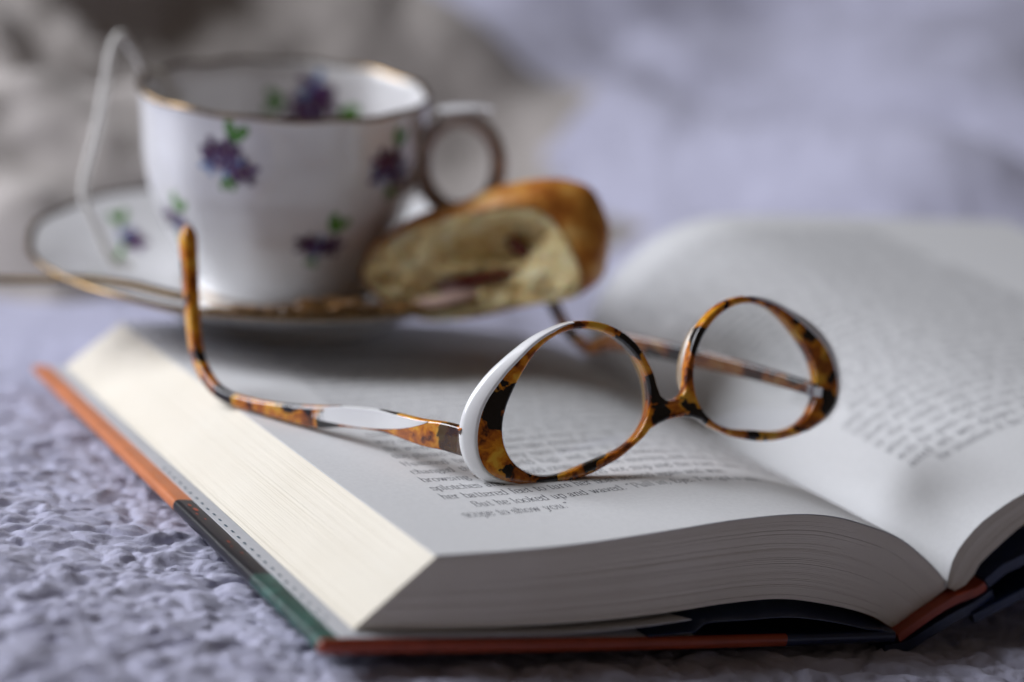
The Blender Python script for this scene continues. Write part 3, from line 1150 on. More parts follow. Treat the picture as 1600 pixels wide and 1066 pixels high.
def front_frame():
    # near lens outline from the bridge's lower root clockwise round the outer end to the upper root
    deg = np.linspace(-27, -360 + 4, 110)
    near = pol(deg, outer_r(deg), -1)
    bt = np.array([(-3.6, -1.6), (-2.2, -2.9), (0, -3.3)])
    half = np.vstack([near, bt])
    bb = np.array([(-5.0, -8.55), (-2.6, -7.95), (0, -7.8)])
    half = np.vstack([bb[::-1], half])
    far = half[::-1] * np.array([-1, 1])
    outline = np.vstack([half, far[1:-1]])
    cu = bpy.data.curves.new('frame_curve', 'CURVE')
    cu.dimensions = '2D'
    cu.fill_mode = 'BOTH'
    cu.extrude = 1.05
    cu.bevel_depth = 0.62
    cu.bevel_resolution = 3
    cu.offset = -0.62
    th = np.linspace(0, 2 * np.pi, 120, endpoint=False)
    rings = [outline]
    for side in (-1, 1):
        rings.append(pol(np.degrees(th), inner_r(th), side))
    for ring in rings:
        sp = cu.splines.new('POLY')
        sp.points.add(len(ring) - 1)
        for p, q in zip(sp.points, ring):
            p.co = (q[0], q[1], 0, 1)
        sp.use_cyclic_u = True
    ob = bpy.data.objects.new('tmp', cu)
    COL.objects.link(ob)
    dg = bpy.context.evaluated_depsgraph_get()
    me = bpy.data.meshes.new_from_object(ob.evaluated_get(dg))
    n = len(me.vertices)
    co = np.zeros(n * 3, np.float32)
    me.vertices.foreach_get('co', co)
    co = co.reshape(-1, 3).astype(float)
    faces = [tuple(p.vertices) for p in me.polygons]
    bpy.data.objects.remove(ob)
    bpy.data.curves.remove(cu)
    co[:, 2] -= 1.67                 # front face on the reference plane
    # pillow: the rim thins towards the bridge and the top
    spots = []
    for deg, r, side, rad in ((172, 22.6, -1, 4.0), (182, 22.5, -1, 2.6), (157, 19.2, -1, 1.6), (-146, 24.5, -1, 1.7), (-137, 20.6, -1, 1.3), (-14, 22.8, -1, 2.7), (40, 20.3, -1, 1.3), (-108, 18.6, -1, 1.0),
                              (-88, 17.4, -1, 0.8), (-14, 22.6, 1, 2.5), (143, 19.6, 1, 2.6), (160, 21.5, 1, 2.6), (-168, 26.0, 1, 2.2), (-80, 16.9, 1, 2.0), (22, 21.0, 1, 1.4), (66, 20.2, 1, 1.2), (-125, 20.3, 1, 1.2)):
        xy = pol(np.array([deg]), np.array([r]), side)[0]
        P = (gp(np.array([[xy[0], xy[1], -0.8]]))[0] - np.array(GB)) * MM
        spots.append((tuple(P), rad * MM))
    o = mesh_np('front_frame', gp(co), faces, m_tortoise('tortoiseshell_front', 1.0, spots, 0.66), GLASSES, GB)
    bm = bmesh.new()
    bm.from_mesh(o.data)
    bmesh.ops.remove_doubles(bm, verts=bm.verts, dist=1e-6)
    bmesh.ops.recalc_face_normals(bm, faces=bm.faces)
    bm.to_mesh(o.data)
    bm.free()
    o.data.polygons.foreach_set('use_smooth', np.ones(len(o.data.polygons), bool))
    auto_smooth(o, 32)
    return o


FRAME = front_frame()


def white_trim(side):
    # white laminate wrapping the outer edge: from the front bevel to the back, thickest at the outer corner
    tb = [(84, 20.0), (104, 19.6), (122, 19.9), (138, 20.9), (154, 23.6), (168, 26.9), (180, 29.8), (190, 31.2), (200, 31.7), (208.5, 31.0), (216, 28.9), (224, 27.0), (232, 24.9)]
    deg = np.linspace(86, 231, 70)
    td = np.array([t[0] for t in tb], float)
    tr = np.array([t[1] for t in tb])
    back_r = np.interp(deg, td, tr)
    back_r = np.convolve(np.pad(back_r, 4, 'edge'), np.ones(9) / 9, 'valid')
    fr = outer_r(deg)
    e = np.clip(np.minimum(deg - 86, 231 - deg) / 26, 0, 1)
    e = e * e * (3 - 2 * e)
    prof = []
    for rr, zz in ((-0.9, -0.05), (-0.25, 0.16), (0.10, -0.10), (0.40, -0.75), (0.75, -1.6), (1.0, -2.6), (0.93, -3.3), (0.55, -3.75), (-0.9, -3.8)):
        if rr <= 0:
            r = fr + rr * np.minimum(1, 0.3 + e)
        else:
            r = fr + (np.maximum(back_r - fr, 0.15)) * rr * (0.25 + 0.75 * e)
        z = zz * np.where(zz < -0.5, 0.85 + 0.15 * e, 1)
        xy = pol(deg, r, side)
        prof.append(np.c_[xy, z * np.ones(len(deg))])
    k = len(prof)
    V = np.stack(prof, 1).reshape(-1, 3)
    F = [tuple(f) for f in grid_faces(len(deg), k, closed_v=True)]
    F += [tuple(range(k))[::-1], tuple((len(deg) - 1) * k + j for j in range(k))]
    o = mesh_np('white_trim', gp(V), F, M_WHITE, GLASSES, GB)
    return o


white_trim(-1)
white_trim(1)


def lens(side):
    th = np.linspace(0, 2 * np.pi, 72, endpoint=False)
    r = inner_r(th) + 0.25
    V = []
    R_ = [0.0, 0.35, 0.7, 0.9, 0.972, 1.0]
    n = len(th)
    for z0 in (-1.1, -2.5):
        V.append(np.array([[LS * side, 0, z0 + 1.2]]))
        for q in R_[1:]:
            xy = pol(np.degrees(th), r * q, side)
            if q == 0.972 and side > 0:
                o_ = np.clip(np.cos(th - math.radians(168)), 0, 1) ** 2  # far lens: painted pale streak widens towards the outer side
                xy = pol(np.degrees(th), r * (0.972 - 0.025 * o_), side)
            V.append(np.c_[xy, np.full(n, z0 + 1.2 * (1 - q * q))])
    V = np.vstack(V)
    N = 1 + n * (len(R_) - 1)
    F = []
    for b in (0, N):
        for j in range(n):
            F.append((b, b + 1 + j, b + 1 + (j + 1) % n))
        for q in range(len(R_) - 2):
            for j in range(n):
                a = b + 1 + q * n
                F.append((a + j, a + n + j, a + n + (j + 1) % n, a + (j + 1) % n))
    e0, e1 = 1 + (len(R_) - 2) * n, N + 1 + (len(R_) - 2) * n
    for j in range(n):
        F.append((e0 + j, e1 + j, e1 + (j + 1) % n, e0 + (j + 1) % n))
    ring = [1 if (max(f) - (N if max(f) >= N else 0)) >= 1 + (len(R_) - 2) * n else 0 for f in F]
    return mesh_np('lens', gp(V), F, [M_LENS, M_LENS_EDGE_GLINT], GLASSES, GB, midx=ring)


lens(-1)
lens(1)


def nose_pad(side):
    # moulded pad standing behind the nose side of the rim
    deg = np.linspace(-18, 44, 22)
    a = np.linspace(0, 2 * np.pi, 12, endpoint=False)
    V = []
    for i, d in enumerate(deg):
        t = i / 21
        g = math.sin(math.pi * (0.04 + 0.92 * t)) ** 0.6
        r0 = float(outer_r(d)) - 0.9 + (1.0 if d < 2 else 0) * 0
        for q in a:
            r = r0 + (0.7 * math.cos(q)) * g
            z = -4.4 + 2.2 * math.sin(q) * g
            xy = pol(np.array([d]), np.array([r]), side)[0]
            V.append((xy[0], xy[1], z))
    k = 12
    F = [tuple(f) for f in grid_faces(22, k, closed_v=True)] + [tuple(range(k))[::-1], tuple(21 * k + j for j in range(k))]
    return mesh_np('nose_pad', gp(np.array(V)), F, M_PAD, GLASSES, GB)


nose_pad(-1)
nose_pad(1)


def rounded_rect(w, h, r=0.45, n=4):
    out = []
    r = min(r, w / 2 * 0.95, h / 2 * 0.95)
    for cx, cy, a0 in ((w / 2 - r, h / 2 - r, 0), (-w / 2 + r, h / 2 - r, 90), (-w / 2 + r, -h / 2 + r, 180), (w / 2 - r, -h / 2 + r, 270)):
        for i in range(n):
            a = math.radians(a0 + 90 * i / (n - 1))
            out.append((cx + r * math.cos(a), cy + r * math.sin(a)))
    return np.array(out)


NEAR_T = [(22.9, 77.2, 16.9), (18.2, 80.6, 16.6), (12.4, 84.6, 15.7), (1.9, 94.3, 14.2), (-8.7, 101.9, 11.8), (-16.8, 107.3, 9.2), (-26.9, 113.1, 7.9), (-36.6, 119.9, 6.6),
          (-44.5, 125.2, 6.8), (-50.1, 131.2, 9.0), (-54.8, 138.3, 14.4), (-58.0, 146.8, 24.5), (-60.1, 152.9, 34.0), (-62.3, 159.5, 44.9)]
NEAR_H = [7.4, 7.2, 6.8, 5.6, 5.4, 6.2, 4.2, 3.5, 3.3, 3.4, 3.6, 3.8, 4.2, 5.2]
FAR_T = [(114.6, 119.0, 22.8), (103.4, 130.0, 22.2), (90.8, 141.9, 21.0), (73.9, 156.6, 19.4), (63.4, 166.2, 17.4), (58.1, 173.7, 13.0), (54.9, 181.9, 11.0), (50.0, 194.9, 11.2),
         (45.6, 211.5, 13.5), (42.1, 227.8, 15.5)]
FAR_H = [3.4, 4.0, 4.8, 5.4, 5.2, 4.2, 3.4, 3.2, 3.2, 3.6]


def temple(pts, hs, inlay_span, inlay_side, mat=None):
    n = 110
    P = interp_curve(pts, n)
    s = np.r_[0, np.cumsum(np.linalg.norm(np.diff(np.array(pts), axis=0), axis=1))]
    H = np.interp(np.linspace(0, s[-1], n), s, hs)
    H = np.convolve(np.pad(H, 3, 'edge'), np.ones(7) / 7, 'valid')

    def up(i, t):
        # along the arm "up" is up; round the ear hook it turns to follow the bend
        T = np.gradient(P, axis=0)[i]
        T = T / np.linalg.norm(T)
        side = np.cross(np.array([-0.62, 0.76, -0.15]), np.array([0, 0, 1.0]))
        side /= np.linalg.norm(side)
        return np.cross(side, T)

    def sec(i, t):
        th = 2.5 + 3.6 * max(0, t - 0.5)
        hh = H[i]
        if t > 0.965:
            f = math.sqrt(max(0.02, 1 - ((t - 0.965) / 0.035) ** 2))
            th, hh = th * max(f, 0.3), hh * max(f, 0.3)
        return rounded_rect(th, hh, 0.8)
    V, F = sweep(P, sec, up)
    o = mesh_np('temple', V, F, mat or M_TORT, GLASSES, GB)
    # white inlay let into the outer face
    i0, i1 = int(inlay_span[0] * n), int(inlay_span[1] * n)
    U, T2, B2 = [], [], []
    for i in range(i0, i1 + 1):
        u = (i - i0) / (i1 - i0)
        T = np.gradient(P, axis=0)[i]
        T /= np.linalg.norm(T)
        upv = up(i, 0)
        upv = upv - T * (upv @ T)
        upv /= np.linalg.norm(upv)
        sd = np.cross(T, upv)
        hw = 0.92 * H[i] * math.sin(math.pi * min(1, max(0, 0.015 + 0.97 * u))) ** 0.75
        th = 2.5 - 0.5 * min(1, (i / n) * 1.2)
        top = P[i] + upv * (H[i] * 0.5 + 0.08)
        base = sd * inlay_side * (th / 2 + 0.10)
        row = [top + sd * inlay_side * (th / 2 - 1.6), top + sd * inlay_side * (th / 2 - 0.2), top + base - upv * 0.15,
               top + base - upv * hw * 0.5, top + base - upv * hw, top + sd * inlay_side * (th / 2 - 0.5) - upv * (hw + 0.05),
               top + sd * inlay_side * (th / 2 - 1.6) - upv * min(hw, 0.5)]
        # taper the strip's width along the top as well
        c = top + base - upv * hw * 0.5
        f = math.sin(math.pi * (0.02 + 0.96 * u)) ** 0.5
        row = [c + (np.array(r) - c) * (0.15 + 0.85 * f) for r in row]
        U += row
    k = 7
    F = [tuple(f) for f in grid_faces(i1 - i0 + 1, k, closed_v=True)] + [tuple(range(k))[::-1], tuple((i1 - i0) * k + j for j in range(k))]
    q = mesh_np('white_inlay', np.array(U), F, M_WHITE, o, GB)
    auto_smooth(q, 45)
    return o


temple(NEAR_T, NEAR_H, (0.075, 0.42), -1)
temple(FAR_T, FAR_H, (0.10, 0.40), 1, M_TORT_SHADED)


def hinge(c, T):
    c, T = np.array(c, float), np.array(T, float)
    T /= np.linalg.norm(T)
    V, F = [], []
    up = np.array([0, 0, 1.0])
    # three knuckles round a pin, and two leaf plates
    for j in range(3):
        p = [c + up * (-1.6 + j * 1.1), c + up * (-1.6 + j * 1.1 + 0.9)]
        v, f = tube(np.array([p[0], (p[0] + p[1]) / 2, p[1]]), 0.9, 10)
        F += [tuple(i + len(V) for i in q) for q in f]
        V += list(v)
    side = np.cross(T, up)
    for sgn in (-1, 1):
        a = [c + T * sgn * d + up * h + side * w for d in (0.6, 3.6) for h in (-1.3, 1.3) for w in (-0.3, 0.3)]
        o = len(V)
        V += a
        F += [(o, o + 1, o + 3, o + 2), (o + 4, o + 6, o + 7, o + 5), (o, o + 4, o + 5, o + 1), (o + 2, o + 3, o + 7, o + 6), (o, o + 2, o + 6, o + 4), (o + 1, o + 5, o + 7, o + 3)]
    o = mesh_np('hinge', np.array(V), F, M_STEEL, GLASSES, GB)
    auto_smooth(o, 35)


hinge((25.2, 79.6, 16.9), (-0.7, 0.7, -0.15))
hinge((113.2, 119.2, 22.6), (-0.7, 0.7, -0.1))

# ------------------------------------------------------------------ saucer, cup
TILT = np.array([0.0, -0.015, 0.999])
TILT /= np.linalg.norm(TILT)
CXa = np.array([1.0, 0, 0])
CYa = np.cross(TILT, CXa)           # away from the camera


def lathe(prof, n, frame, flute=None):
    O, ex, ey, ez = frame
    a = np.linspace(0, 2 * np.pi, n, endpoint=False)
    V = []
    for (r, z) in prof:
        rr = np.full(n, float(r))
        zz = np.full(n, float(z))
        if flute:
            rr, zz = flute(rr, zz, a)
        V.append(O + np.outer(rr * np.cos(a), ex) + np.outer(rr * np.sin(a), ey) + np.outer(zz, ez))
    return np.vstack(V), [tuple(f) for f in grid_faces(len(prof), n, closed_v=True)]


SO = np.array([-46.9, 254.8, 18.0])          # centre of the saucer's rim
SAUCER = thing('saucer', 'white china saucer with gold rim and violets under the teacup', 'saucer', tuple(SO - 24.5 * TILT))
SB = tuple(SO - 24.5 * TILT)


def sflute(rr, zz, a):
    w = np.clip((rr - 60) / 30, 0, 1)
    return rr + 0.5 * w * np.cos(a * 12), zz + 0.25 * w * np.cos(a * 12)


SPROF = interp_curve([(0.6, -14.6), (20, -14.8), (33, -14.6), (38, -13.2), (46, -12.4), (57, -10.3), (69, -6.2), (80, -1.9), (86.2, 0.0)], 40)
SUND = interp_curve([(86.6, -0.8), (80, -4.0), (69, -9.0), (57, -14.0), (46, -17.5), (42, -20.5), (41, -24.2), (38.5, -24.4), (37.5, -19.5), (20, -18.6), (0.6, -18.6)], 40)
V, F = lathe([tuple(p) for p in SPROF] + [(86.7, -0.35)] + [tuple(p) for p in SUND], 144, (SO, CXa, CYa, TILT), sflute)
o = mesh_np('dish', V, F, M_PORC, SAUCER, SB)
V, F = lathe([(84.9, -0.25), (85.6, 0.3), (86.5, 0.55), (87.3, 0.1), (87.3, -0.8), (86.7, -1.3)], 144, (SO, CXa, CYa, TILT), sflute)
mesh_np('gold_rim', V, F, M_GOLD, SAUCER, SB)

CO = np.array([-48.2, 249.5, 4.6])           # centre of the cup's foot
CT = np.array([0.0, -0.045, 0.999])
CT /= np.linalg.norm(CT)
CYc = np.cross(CT, CXa)
CUP = thing('teacup', 'white china teacup with gold rim and purple violets standing on the saucer', 'cup', tuple(CO))
CB_ = tuple(CO)
CPROF = interp_curve([(30.0, 0.0), (32.4, 0.6), (32.4, 2.6), (31.6, 5.0), (33.4, 10), (37.0, 17), (41.6, 26), (45.0, 36), (46.6, 47), (46.9, 56), (47.4, 63), (48.2, 67.0)], 60)
CIN = interp_curve([(46.5, 67.2), (45.6, 63), (44.9, 55), (44.4, 46.5), (42.8, 36.5), (39.4, 26.5), (34.2, 17.5), (29, 11.5), (22, 8.2), (10, 7.0), (0.6, 6.8)], 44)
CBASE = [(0.6, 3.0), (22, 2.6), (28.5, 1.8), (29.6, 0.0)]


def cflute(rr, zz, a):
    w = np.clip((zz - 6) / 12, 0, 1) * np.clip((rr - 20) / 10, 0, 1)
    return rr + 0.32 * w * np.cos(a * 12 + 0.4), zz + 0.35 * np.clip((zz - 59) / 8, 0, 1) * np.cos(a * 12 + 0.4)


V, F = lathe(CBASE + [tuple(p) for p in CPROF] + [(47.9, 67.75), (47.2, 67.8)] + [tuple(p) for p in CIN], 144, (CO, CXa, CYc, CT), cflute)
mesh_np('bowl', V, F, M_PORC, CUP, CB_)
V, F = lathe([(48.22, 66.7), (48.42, 67.2), (48.2, 67.85), (47.5, 68.05), (46.8, 67.85), (46.45, 67.1), (46.4, 66.6)], 144, (CO, CXa, CYc, CT), cflute)
mesh_np('gold_rim', V, F, M_GOLD, CUP, CB_)
V, F = lathe([(32.5, 0.9), (32.72, 1.3), (32.72, 1.8), (32.5, 2.2)], 96, (CO, CXa, CYc, CT))
mesh_np('gold_foot_band', V, F, M_GOLD, CUP, CB_)
# tea inside
V, F = lathe([(0.4, 38.2), (20, 38.2), (40, 38.2), (43.2, 38.5)], 96, (CO, CXa, CYc, CT))
M_TEA = plain('black_tea', (0.10, 0.028, 0.006), 0.04, 0.05, 100)
mesh_np('tea', V, F, M_TEA, CUP, CB_)


def cup_dir(az):
    """az 0 faces the camera, positive to the right"""
    a = math.radians(az - 90)
    return CXa * math.cos(a) + CYc * math.sin(a)


# handle: flattened ring with a thumb rest
hd = cup_dir(84)
hc = CO + hd * 60.0 + CT * 47.0
ang = np.radians(np.linspace(180, -180, 73))
path = np.array([hc + hd * (12.8 * math.cos(t)) + CT * (15.6 * math.sin(t)) for t in ang])
sd = np.cross(hd, CT)
aa = np.linspace(0, 2 * np.pi, 12, endpoint=False)
V, F = sweep(path, lambda i, t: np.c_[np.cos(aa) * 4.0, np.sin(aa) * 3.0], lambda i, t: path[i] - hc)
mesh_np('handle', V, F, M_HANDLE, CUP, CB_)
tp = np.array([hc + hd * x + CT * (17.8 + 1.6 * math.sin((x + 8) / 16 * 1.9)) for x in np.linspace(-9, 9, 14)])
V, F = sweep(tp, lambda i, t: np.c_[np.cos(aa) * (4.3 * math.sin(math.pi * (0.12 + 0.8 * t)) ** 0.5), np.sin(aa) * 1.2], CT)
mesh_np('thumb_rest', V, F, M_PORC, CUP, CB_)


def profile_r(z, inside=False):
    P = CIN if inside else CPROF
    i = np.argsort(P[:, 1])
    return np.interp(z, P[i, 1], P[i, 0])


def cup_surf(az, z, lift, inside=False):
    r = profile_r(z, inside)
    a = np.radians(np.asarray(az) - 90)
    zz = z
    w = np.clip((zz - 6) / 12, 0, 1)
    r = r + 0.32 * w * np.cos(a * 12 + 0.4) * (1 if not inside else 1)
    r = r + (-lift if inside else lift)
    return CO + np.outer(r * np.cos(a), CXa) + np.outer(r * np.sin(a), CYc) + np.outer(zz, CT)


def saucer_surf(x, y, lift):
    r = np.hypot(x, y)
    z = np.interp(r, SPROF[:, 0], SPROF[:, 1])
    a = np.arctan2(y, x)
    w = np.clip((r - 60) / 30, 0, 1)
    z = z + 0.25 * w * np.cos(12 * a) + lift
    return SO + np.outer(x, CXa) + np.outer(y, CYa) + np.outer(z, TILT)


def petal(cx, cy, ang, ln, wd, n=12):
    t = np.linspace(0, 2 * np.pi, n, endpoint=False)
    x = ln * 0.5 * (1 + np.cos(t))
    y = wd * 0.5 * np.sin(t) * (0.75 + 0.35 * (x / ln))
    ca, sa = math.cos(ang), math.sin(ang)
    return np.c_[cx + x * ca - y * sa, cy + x * sa + y * ca]


def violets(name, surf, size, seed, parent, base, layout):
    """layout: list of (kind, x, y, scale) in units of size; surf(u,v,lift) in mm on the china"""
    r = random.Random(seed)
    V, F, mi = [], [], []
    lift = 0.10
    for kind, x, y, s in layout:
        shapes = []
        if kind == 'leaf':
            a = r.uniform(0, 6.28)
            for da in (0, 0.9):
                shapes.append((petal(x * size, y * size, math.atan2(y, x) + da - 0.45, s * size * 0.9, s * size * 0.45), 3))
        elif kind == 'stem':
            shapes.append((petal(x * size, y * size, -1.35, s * size, s * size * 0.13), 3))
        else:
            base_a = r.uniform(0, 6.28)
            for k in range(5):
                a = base_a + k * 2 * math.pi / 5
                mcol = {'p': [0, 0, 1, 0, 0], 'm': [1, 2, 0, 1, 0], 'b': [2, 1, 2, 1, 2]}[kind][k]
                shapes.append((petal(x * size, y * size, a, s * size * 0.55, s * size * 0.30), mcol))
            shapes.append((petal(x * size - 0.05 * size, y * size, 0, s * size * 0.14, s * size * 0.14), 4))
        for P, mcol in shapes:
            lift += 0.012
            c = P.mean(0, keepdims=True)
            inner = c + (P - c) * 0.5
            Q = np.vstack([c, inner, P])
            W_ = surf(Q[:, 0], Q[:, 1], lift)
            o = len(V)
            V += list(W_)
            n = len(P)
            for j in range(n):
                F.append((o, o + 1 + j, o + 1 + (j + 1) % n))
                mi.append(mcol)
                F.append((o + 1 + j, o + 1 + n + j, o + 1 + n + (j + 1) % n, o + 1 + (j + 1) % n))
                mi.append(mcol)
    return mesh_np(name, np.array(V), F, [M_PUR, M_MAU, M_BLU, M_GRN, M_GOLD], parent, base, midx=mi)


LAY_A = [('leaf', .10, .34, .5), ('leaf', .0, -.34, .34), ('b', -.36, -.12, .46), ('b', .02, -.18, .42), ('p', -.30, .14, .52), ('p', .02, .16, .52), ('p', .34, -.20, .56), ('m', .14, -.02, .34)]
LAY_B = [('leaf', .16, .30, .52), ('leaf', -.1, -.3, .3), ('b', -.1, -.16, .4), ('p', -.32, .02, .52), ('p', .24, -.06, .56), ('m', -.04, .06, .4)]
LAY_C = [('leaf', -.42, .05, .4), ('leaf', .46, -.05, .42), ('b', .02, .30, .56), ('p', .16, .10, .60), ('m', -.16, -.06, .56), ('p', .0, -.22, .46)]
LAY_D = [('stem', -.02, -.05, .95), ('leaf', -.26, .26, .42), ('b', -.05, .06, .42), ('p', .22, -.06, .52), ('m', .05, .08, .36)]


def on_cup(az0, z0, inside=False):
    rr = float(profile_r(z0, inside))

    def f(u, v, lift):
        az = az0 + np.degrees(np.asarray(u) / rr) * (-1 if inside else 1)
        return cup_surf(az, z0 + np.asarray(v), lift, inside)
    return f


violets('violet_print', on_cup(-13, 53.5), 16.5, 1, CUP, CB_, LAY_A)
violets('violet_print', on_cup(-44, 28.0), 14.5, 2, CUP, CB_, LAY_B)
violets('violet_print', on_cup(26, 25.5), 15.5, 3, CUP, CB_, LAY_B)
violets('violet_print', on_cup(56, 50.0), 17, 4, CUP, CB_, LAY_A)
violets('violet_print', on_cup(176, 51.5, True), 23, 5, CUP, CB_, LAY_C)
violets('violet_print', lambda u, v, l: saucer_surf(-60 + np.asarray(u), 18 + np.asarray(v) * 2.0, l), 16, 6, SAUCER, SB, LAY_D)

# tea bag string over the rim
SP = interp_curve([(-74, 257, 42), (-83.5, 255, 58.0), (-90.2, 253.6, 71.6), (-95.6, 251.8, 73.7), (-100.7, 252.5, 80.4), (-103.8, 251.7, 84.8), (-105.9, 248.3, 80.6), (-107.1, 242.1, 67.7),
                   (-108.3, 235.7, 53.9), (-110.5, 228.9, 39.0), (-109.3, 226.5, 32.4), (-105.0, 224.5, 24.4), (-99.5, 223.0, 14.6), (-94, 226, 13.2)], 150)
V, F = tube(SP, lambda i, t: 1.4 + 0.2 * math.sin(i * 1.9), 10)
o = mesh_np('tea_bag_string', V, F, M_STRING, None, tuple(SP[-1]))
tag(o, 'white tea bag string looping out of the teacup down to the saucer', 'string')

# ------------------------------------------------------------------ spoon: bowl on the blanket at the left, handle over the saucer's edge
SPN = thing('teaspoon', 'tarnished gold teaspoon with its handle lying across the saucer edge', 'spoon', (-101, 193, 12))
SPB = (-101, 193, 12)
hp = interp_curve([(-190, 222, -9.0), (-165.5, 214.7, 4.5), (-143.4, 205.2, 10.2), (-119.0, 198.8, 13.4), (-101.4, 193.5, 16.6), (-85.5, 185.6, 18.4), (-74.1, 178.5, 18.9), (-64.3, 172.9, 19.2)], 60)
V, F = sweep(hp, lambda i, t: np.c_[np.cos(aa) * (1.7 + 1.1 * max(0, t - 0.4) * (1 if t < 0.97 else 0.7)), np.sin(aa) * 1.25], (0, -0.1, 1))
mesh_np('handle', V, F, M_SPOON, SPN, SPB)
bu = np.linspace(0, np.pi, 14)
V = []
dirv = hp[0] - hp[3]
dirv /= np.linalg.norm(dirv)
sdv = np.cross(dirv, (0, 0, 1.0))
sdv /= np.linalg.norm(sdv)
upv = np.cross(sdv, dirv)
nb = 20
for lift, dep in ((0, 7.0), (0.8, 6.2)):
    for rr in np.linspace(0.05, 1, 8):
        for k in range(nb):
            q = 2 * np.pi * k / nb
            V.append(hp[0] + dirv * (22 + 24 * rr * math.cos(q)) + sdv * 14 * rr * math.sin(q) + upv * (lift * (1 - rr) - dep * (1 - rr * rr)))
F = [tuple(f) for f in grid_faces(8, nb, closed_v=True)] + [tuple(f[::-1] + 8 * nb) for f in grid_faces(8, nb, closed_v=True)]
mesh_np('bowl', np.array(V), F, M_SPOON, SPN, SPB)

# ------------------------------------------------------------------ pastry
# cut face plane looks at the camera; local (u right, w up, d away)
PU = np.array([0.975, -0.17, 0.155])
PU /= np.linalg.norm(PU)
PD = np.array([0.25, 0.95, -0.10])
PD -= PU * (PD @ PU)
PD /= np.linalg.norm(PD)
PWv = np.cross(PU, PD)
PO = np.array([21.8, 203.0, 28.0])
PAST = thing('pastry', 'half eaten golden croissant filled with red jam on the saucer edge', 'pastry', tuple(PO - 18 * PWv))
PB = tuple(PO - 18 * PWv)


def pp(P):
    P = np.asarray(P, float)
    return PO + P[..., :1] * PU + P[..., 1:2] * PWv + P[..., 2:3] * PD


OUTL = interp_curve([(-40.3, 0), (-38, 6), (-33, 10.2), (-23.5, 15.5), (-12.8, 19), (7.5, 24), (17, 25), (24, 24.7), (34, 20.7), (38.5, 13), (39.5, 6.5), (38, -1), (35, -8), (28, -12), (18, -13.2), (7.5, -14.2), (-5, -17), (-13, -18.2), (-25, -16.5), (-34, -11), (-38.5, -6), (-40.3, 0)], 97)[:-1]
NO = len(OUTL)
CEN = np.array([0.0, 0.0])


def pastry_ring(scale, d, seed, amp):
    q = CEN + (OUTL - CEN) * scale
    t = np.arange(NO) / NO * 2 * np.pi
    nz = amp * (np.sin(3 * t + seed) + 0.6 * np.sin(7 * t + 2 * seed) + 0.45 * np.sin(13 * t + seed * 3 + d * 0.2))
    r = q / np.linalg.norm(q, axis=1)[:, None]
    return np.c_[q + r * nz[:, None], np.full(NO, d) + 0.8 * np.sin(5 * t + seed)]


CUT = interp_curve([(-39.5, -1), (-36.5, 4.5), (-31, 8.2), (-22, 12.5), (-12.5, 15), (5, 17.5), (14, 18), (20.5, 15.5), (26, 9), (30, 1), (32, -6), (30.5, -10.5), (26, -12), (18, -12.9), (7.5, -13.9), (-5, -16.7), (-13, -17.8), (-25, -16.1), (-33.5, -10.8), (-38, -6), (-39.5, -1)], 97)[:-1]
rings = []
for s, d, k in ((0.97, 1.6, 0), (0.985, 0.4, 0), (1.0, 0.3, 0), (1.01, 2.2, 0.28), (1.01, 5, 0.62), (1.0, 9, 0.9), (1.0, 13, 1.0), (0.98, 18, 1.0), (0.93, 24, 1.0), (0.83, 30, 1.0), (0.66, 35, 1.0), (0.42, 38, 1.0), (0.12, 39.5, 1.0)):
    base_o = CUT * (1 - k) + OUTL * k
    t = np.arange(NO) / NO * 2 * np.pi
    sd_ = 0.7 + d * 0.05
    nz = 0.45 * (np.sin(3 * t + sd_) + 0.6 * np.sin(7 * t + 2 * sd_) + 0.45 * np.sin(13 * t + sd_ * 3 + d * 0.2))
    q = base_o * s
    r = q / np.linalg.norm(q, axis=1)[:, None]
    rings.append(np.c_[q + r * nz[:, None], np.full(NO, d) + 0.8 * np.sin(5 * t + sd_)])
V = np.vstack(rings)
F = [tuple(f) for f in grid_faces(len(rings), NO, closed_v=True)] + [tuple((len(rings) - 1) * NO + j for j in range(NO))]
mesh_np('crust', pp(V), F, M_CRUST, PAST, PB)

# torn crumb: polar height field over the face with a hollow under the roof
rad = np.linspace(0, 1, 34)
Vc = []
for q in rad:
    for j in range(NO):
        x, y = (CUT[j] * 0.985) * q
        hol = math.exp(-(((x - 4) / 15.5) ** 2 + ((y - 6.0 - 0.10 * x) / 7.2) ** 2) ** 2)
        hol2 = math.exp(-(((x - 11) / 6) ** 2 + ((y - 4) / 6) ** 2))
        slot = math.exp(-(((x + 4) / 17) ** 2 + ((y + 4.4 - 0.17 * x) / 2.2) ** 2) ** 2)
        d = 0.6 + 12 * hol + 3 * hol2 + 4.0 * slot - 2.2 * math.exp(-(((x + 27) / 9) ** 2 + ((y - 2) / 9) ** 2)) - 2.0 * math.exp(-(((x - 27) / 5) ** 2 + ((y + 4) / 9) ** 2))
        nz = 2.6 * float(fbm(np.array([x / 5.5 + 3]), np.array([y / 4.0]), 17, 4)[0]) * 1.6
        Vc.append((x, y, d + nz * min(1, (1 - q) * 6 + 0.1)))
Fc = [tuple(f) for f in grid_faces(len(rad), NO, closed_v=True)]
mesh_np('crumb', pp(np.array(Vc)), Fc, M_CRUMB, PAST, PB)


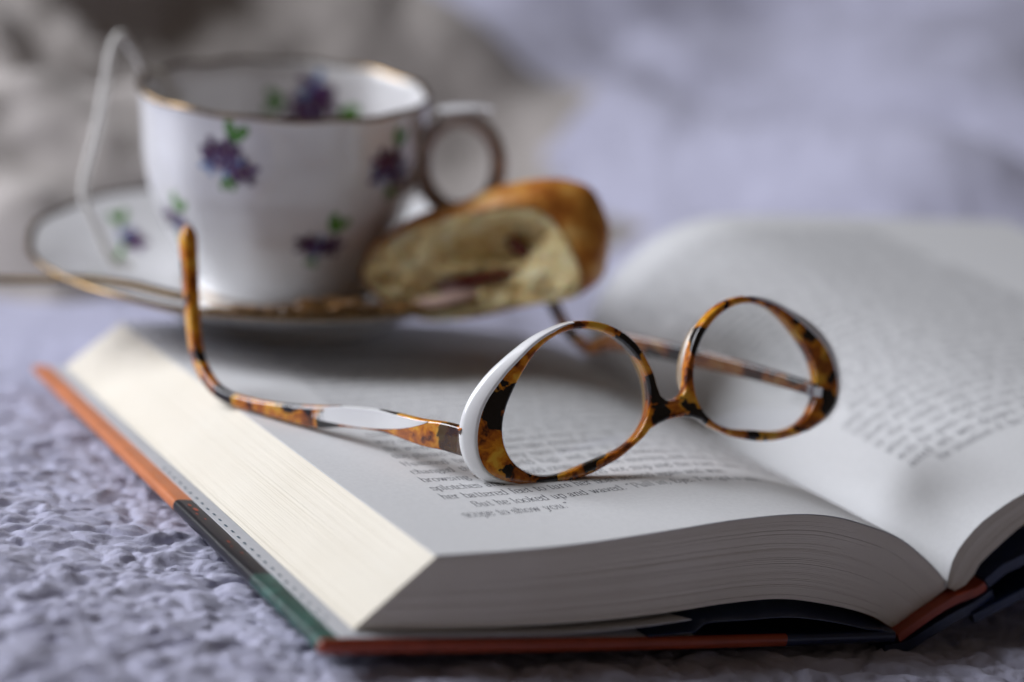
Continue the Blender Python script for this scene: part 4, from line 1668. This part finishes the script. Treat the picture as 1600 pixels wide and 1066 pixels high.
def blob(name, cx, cy, rx, ry, rd, d, tilt, mat, seed):
    u = np.linspace(0, 2 * np.pi, 22, endpoint=False)
    w = np.linspace(0.06, np.pi - 0.06, 12)
    V = []
    for b in w:
        for a in u:
            k = 1 + 0.16 * math.sin(3 * a + seed) * math.sin(b) + 0.1 * math.sin(7 * a + seed * 2)
            x, y, z = rx * math.sin(b) * math.cos(a) * k, ry * math.cos(b) * (1 + 0.15 * math.sin(4 * a)), rd * math.sin(b) * math.sin(a)
            V.append((cx + x * math.cos(tilt) - y * math.sin(tilt), cy + x * math.sin(tilt) + y * math.cos(tilt), d + z))
    F = [tuple(f) for f in grid_faces(12, 22, closed_v=True)] + [tuple(range(22)), tuple(11 * 22 + j for j in range(22))[::-1]]
    mesh_np(name, pp(np.array(V)), F, mat, PAST, PB)


blob('jam_filling', -5, -5.4, 15.0, 1.5, 6, 4.5, 0.17, M_JAM, 1)
blob('jam_filling', 10, 4.2, 5.0, 2.2, 3.5, 9.5, -0.75, M_JAM, 2)
blob('cream_filling', -13, -11.0, 12.0, 3.0, 3.4, 1.4, 0.2, M_CREAM, 3)

M_REFL_FLAKE = plain('brown_reflection_flakes', (0.17, 0.085, 0.025), 0.35, 0.6, 200)
# brown flakes added to stand in for the croissant's reflection in the saucer
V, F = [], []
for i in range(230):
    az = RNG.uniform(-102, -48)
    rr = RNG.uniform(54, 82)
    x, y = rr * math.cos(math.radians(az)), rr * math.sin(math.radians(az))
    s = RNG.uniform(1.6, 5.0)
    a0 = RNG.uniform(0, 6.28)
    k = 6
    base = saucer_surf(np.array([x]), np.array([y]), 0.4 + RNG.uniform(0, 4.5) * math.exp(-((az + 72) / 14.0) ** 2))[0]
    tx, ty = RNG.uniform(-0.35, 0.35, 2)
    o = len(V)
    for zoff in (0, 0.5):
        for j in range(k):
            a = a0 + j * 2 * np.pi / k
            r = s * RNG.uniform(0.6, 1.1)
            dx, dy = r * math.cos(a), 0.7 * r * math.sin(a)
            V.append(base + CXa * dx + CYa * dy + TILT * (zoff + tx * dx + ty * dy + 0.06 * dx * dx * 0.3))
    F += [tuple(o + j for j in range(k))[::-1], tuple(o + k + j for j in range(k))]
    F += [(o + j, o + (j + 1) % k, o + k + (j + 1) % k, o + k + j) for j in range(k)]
o = mesh_np('reflection_flakes', np.array(V), F, M_REFL_FLAKE, None, SB, smooth=False)
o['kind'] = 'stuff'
o['label'] = 'brown flakes standing in for the croissant reflection in the saucer before the teacup'
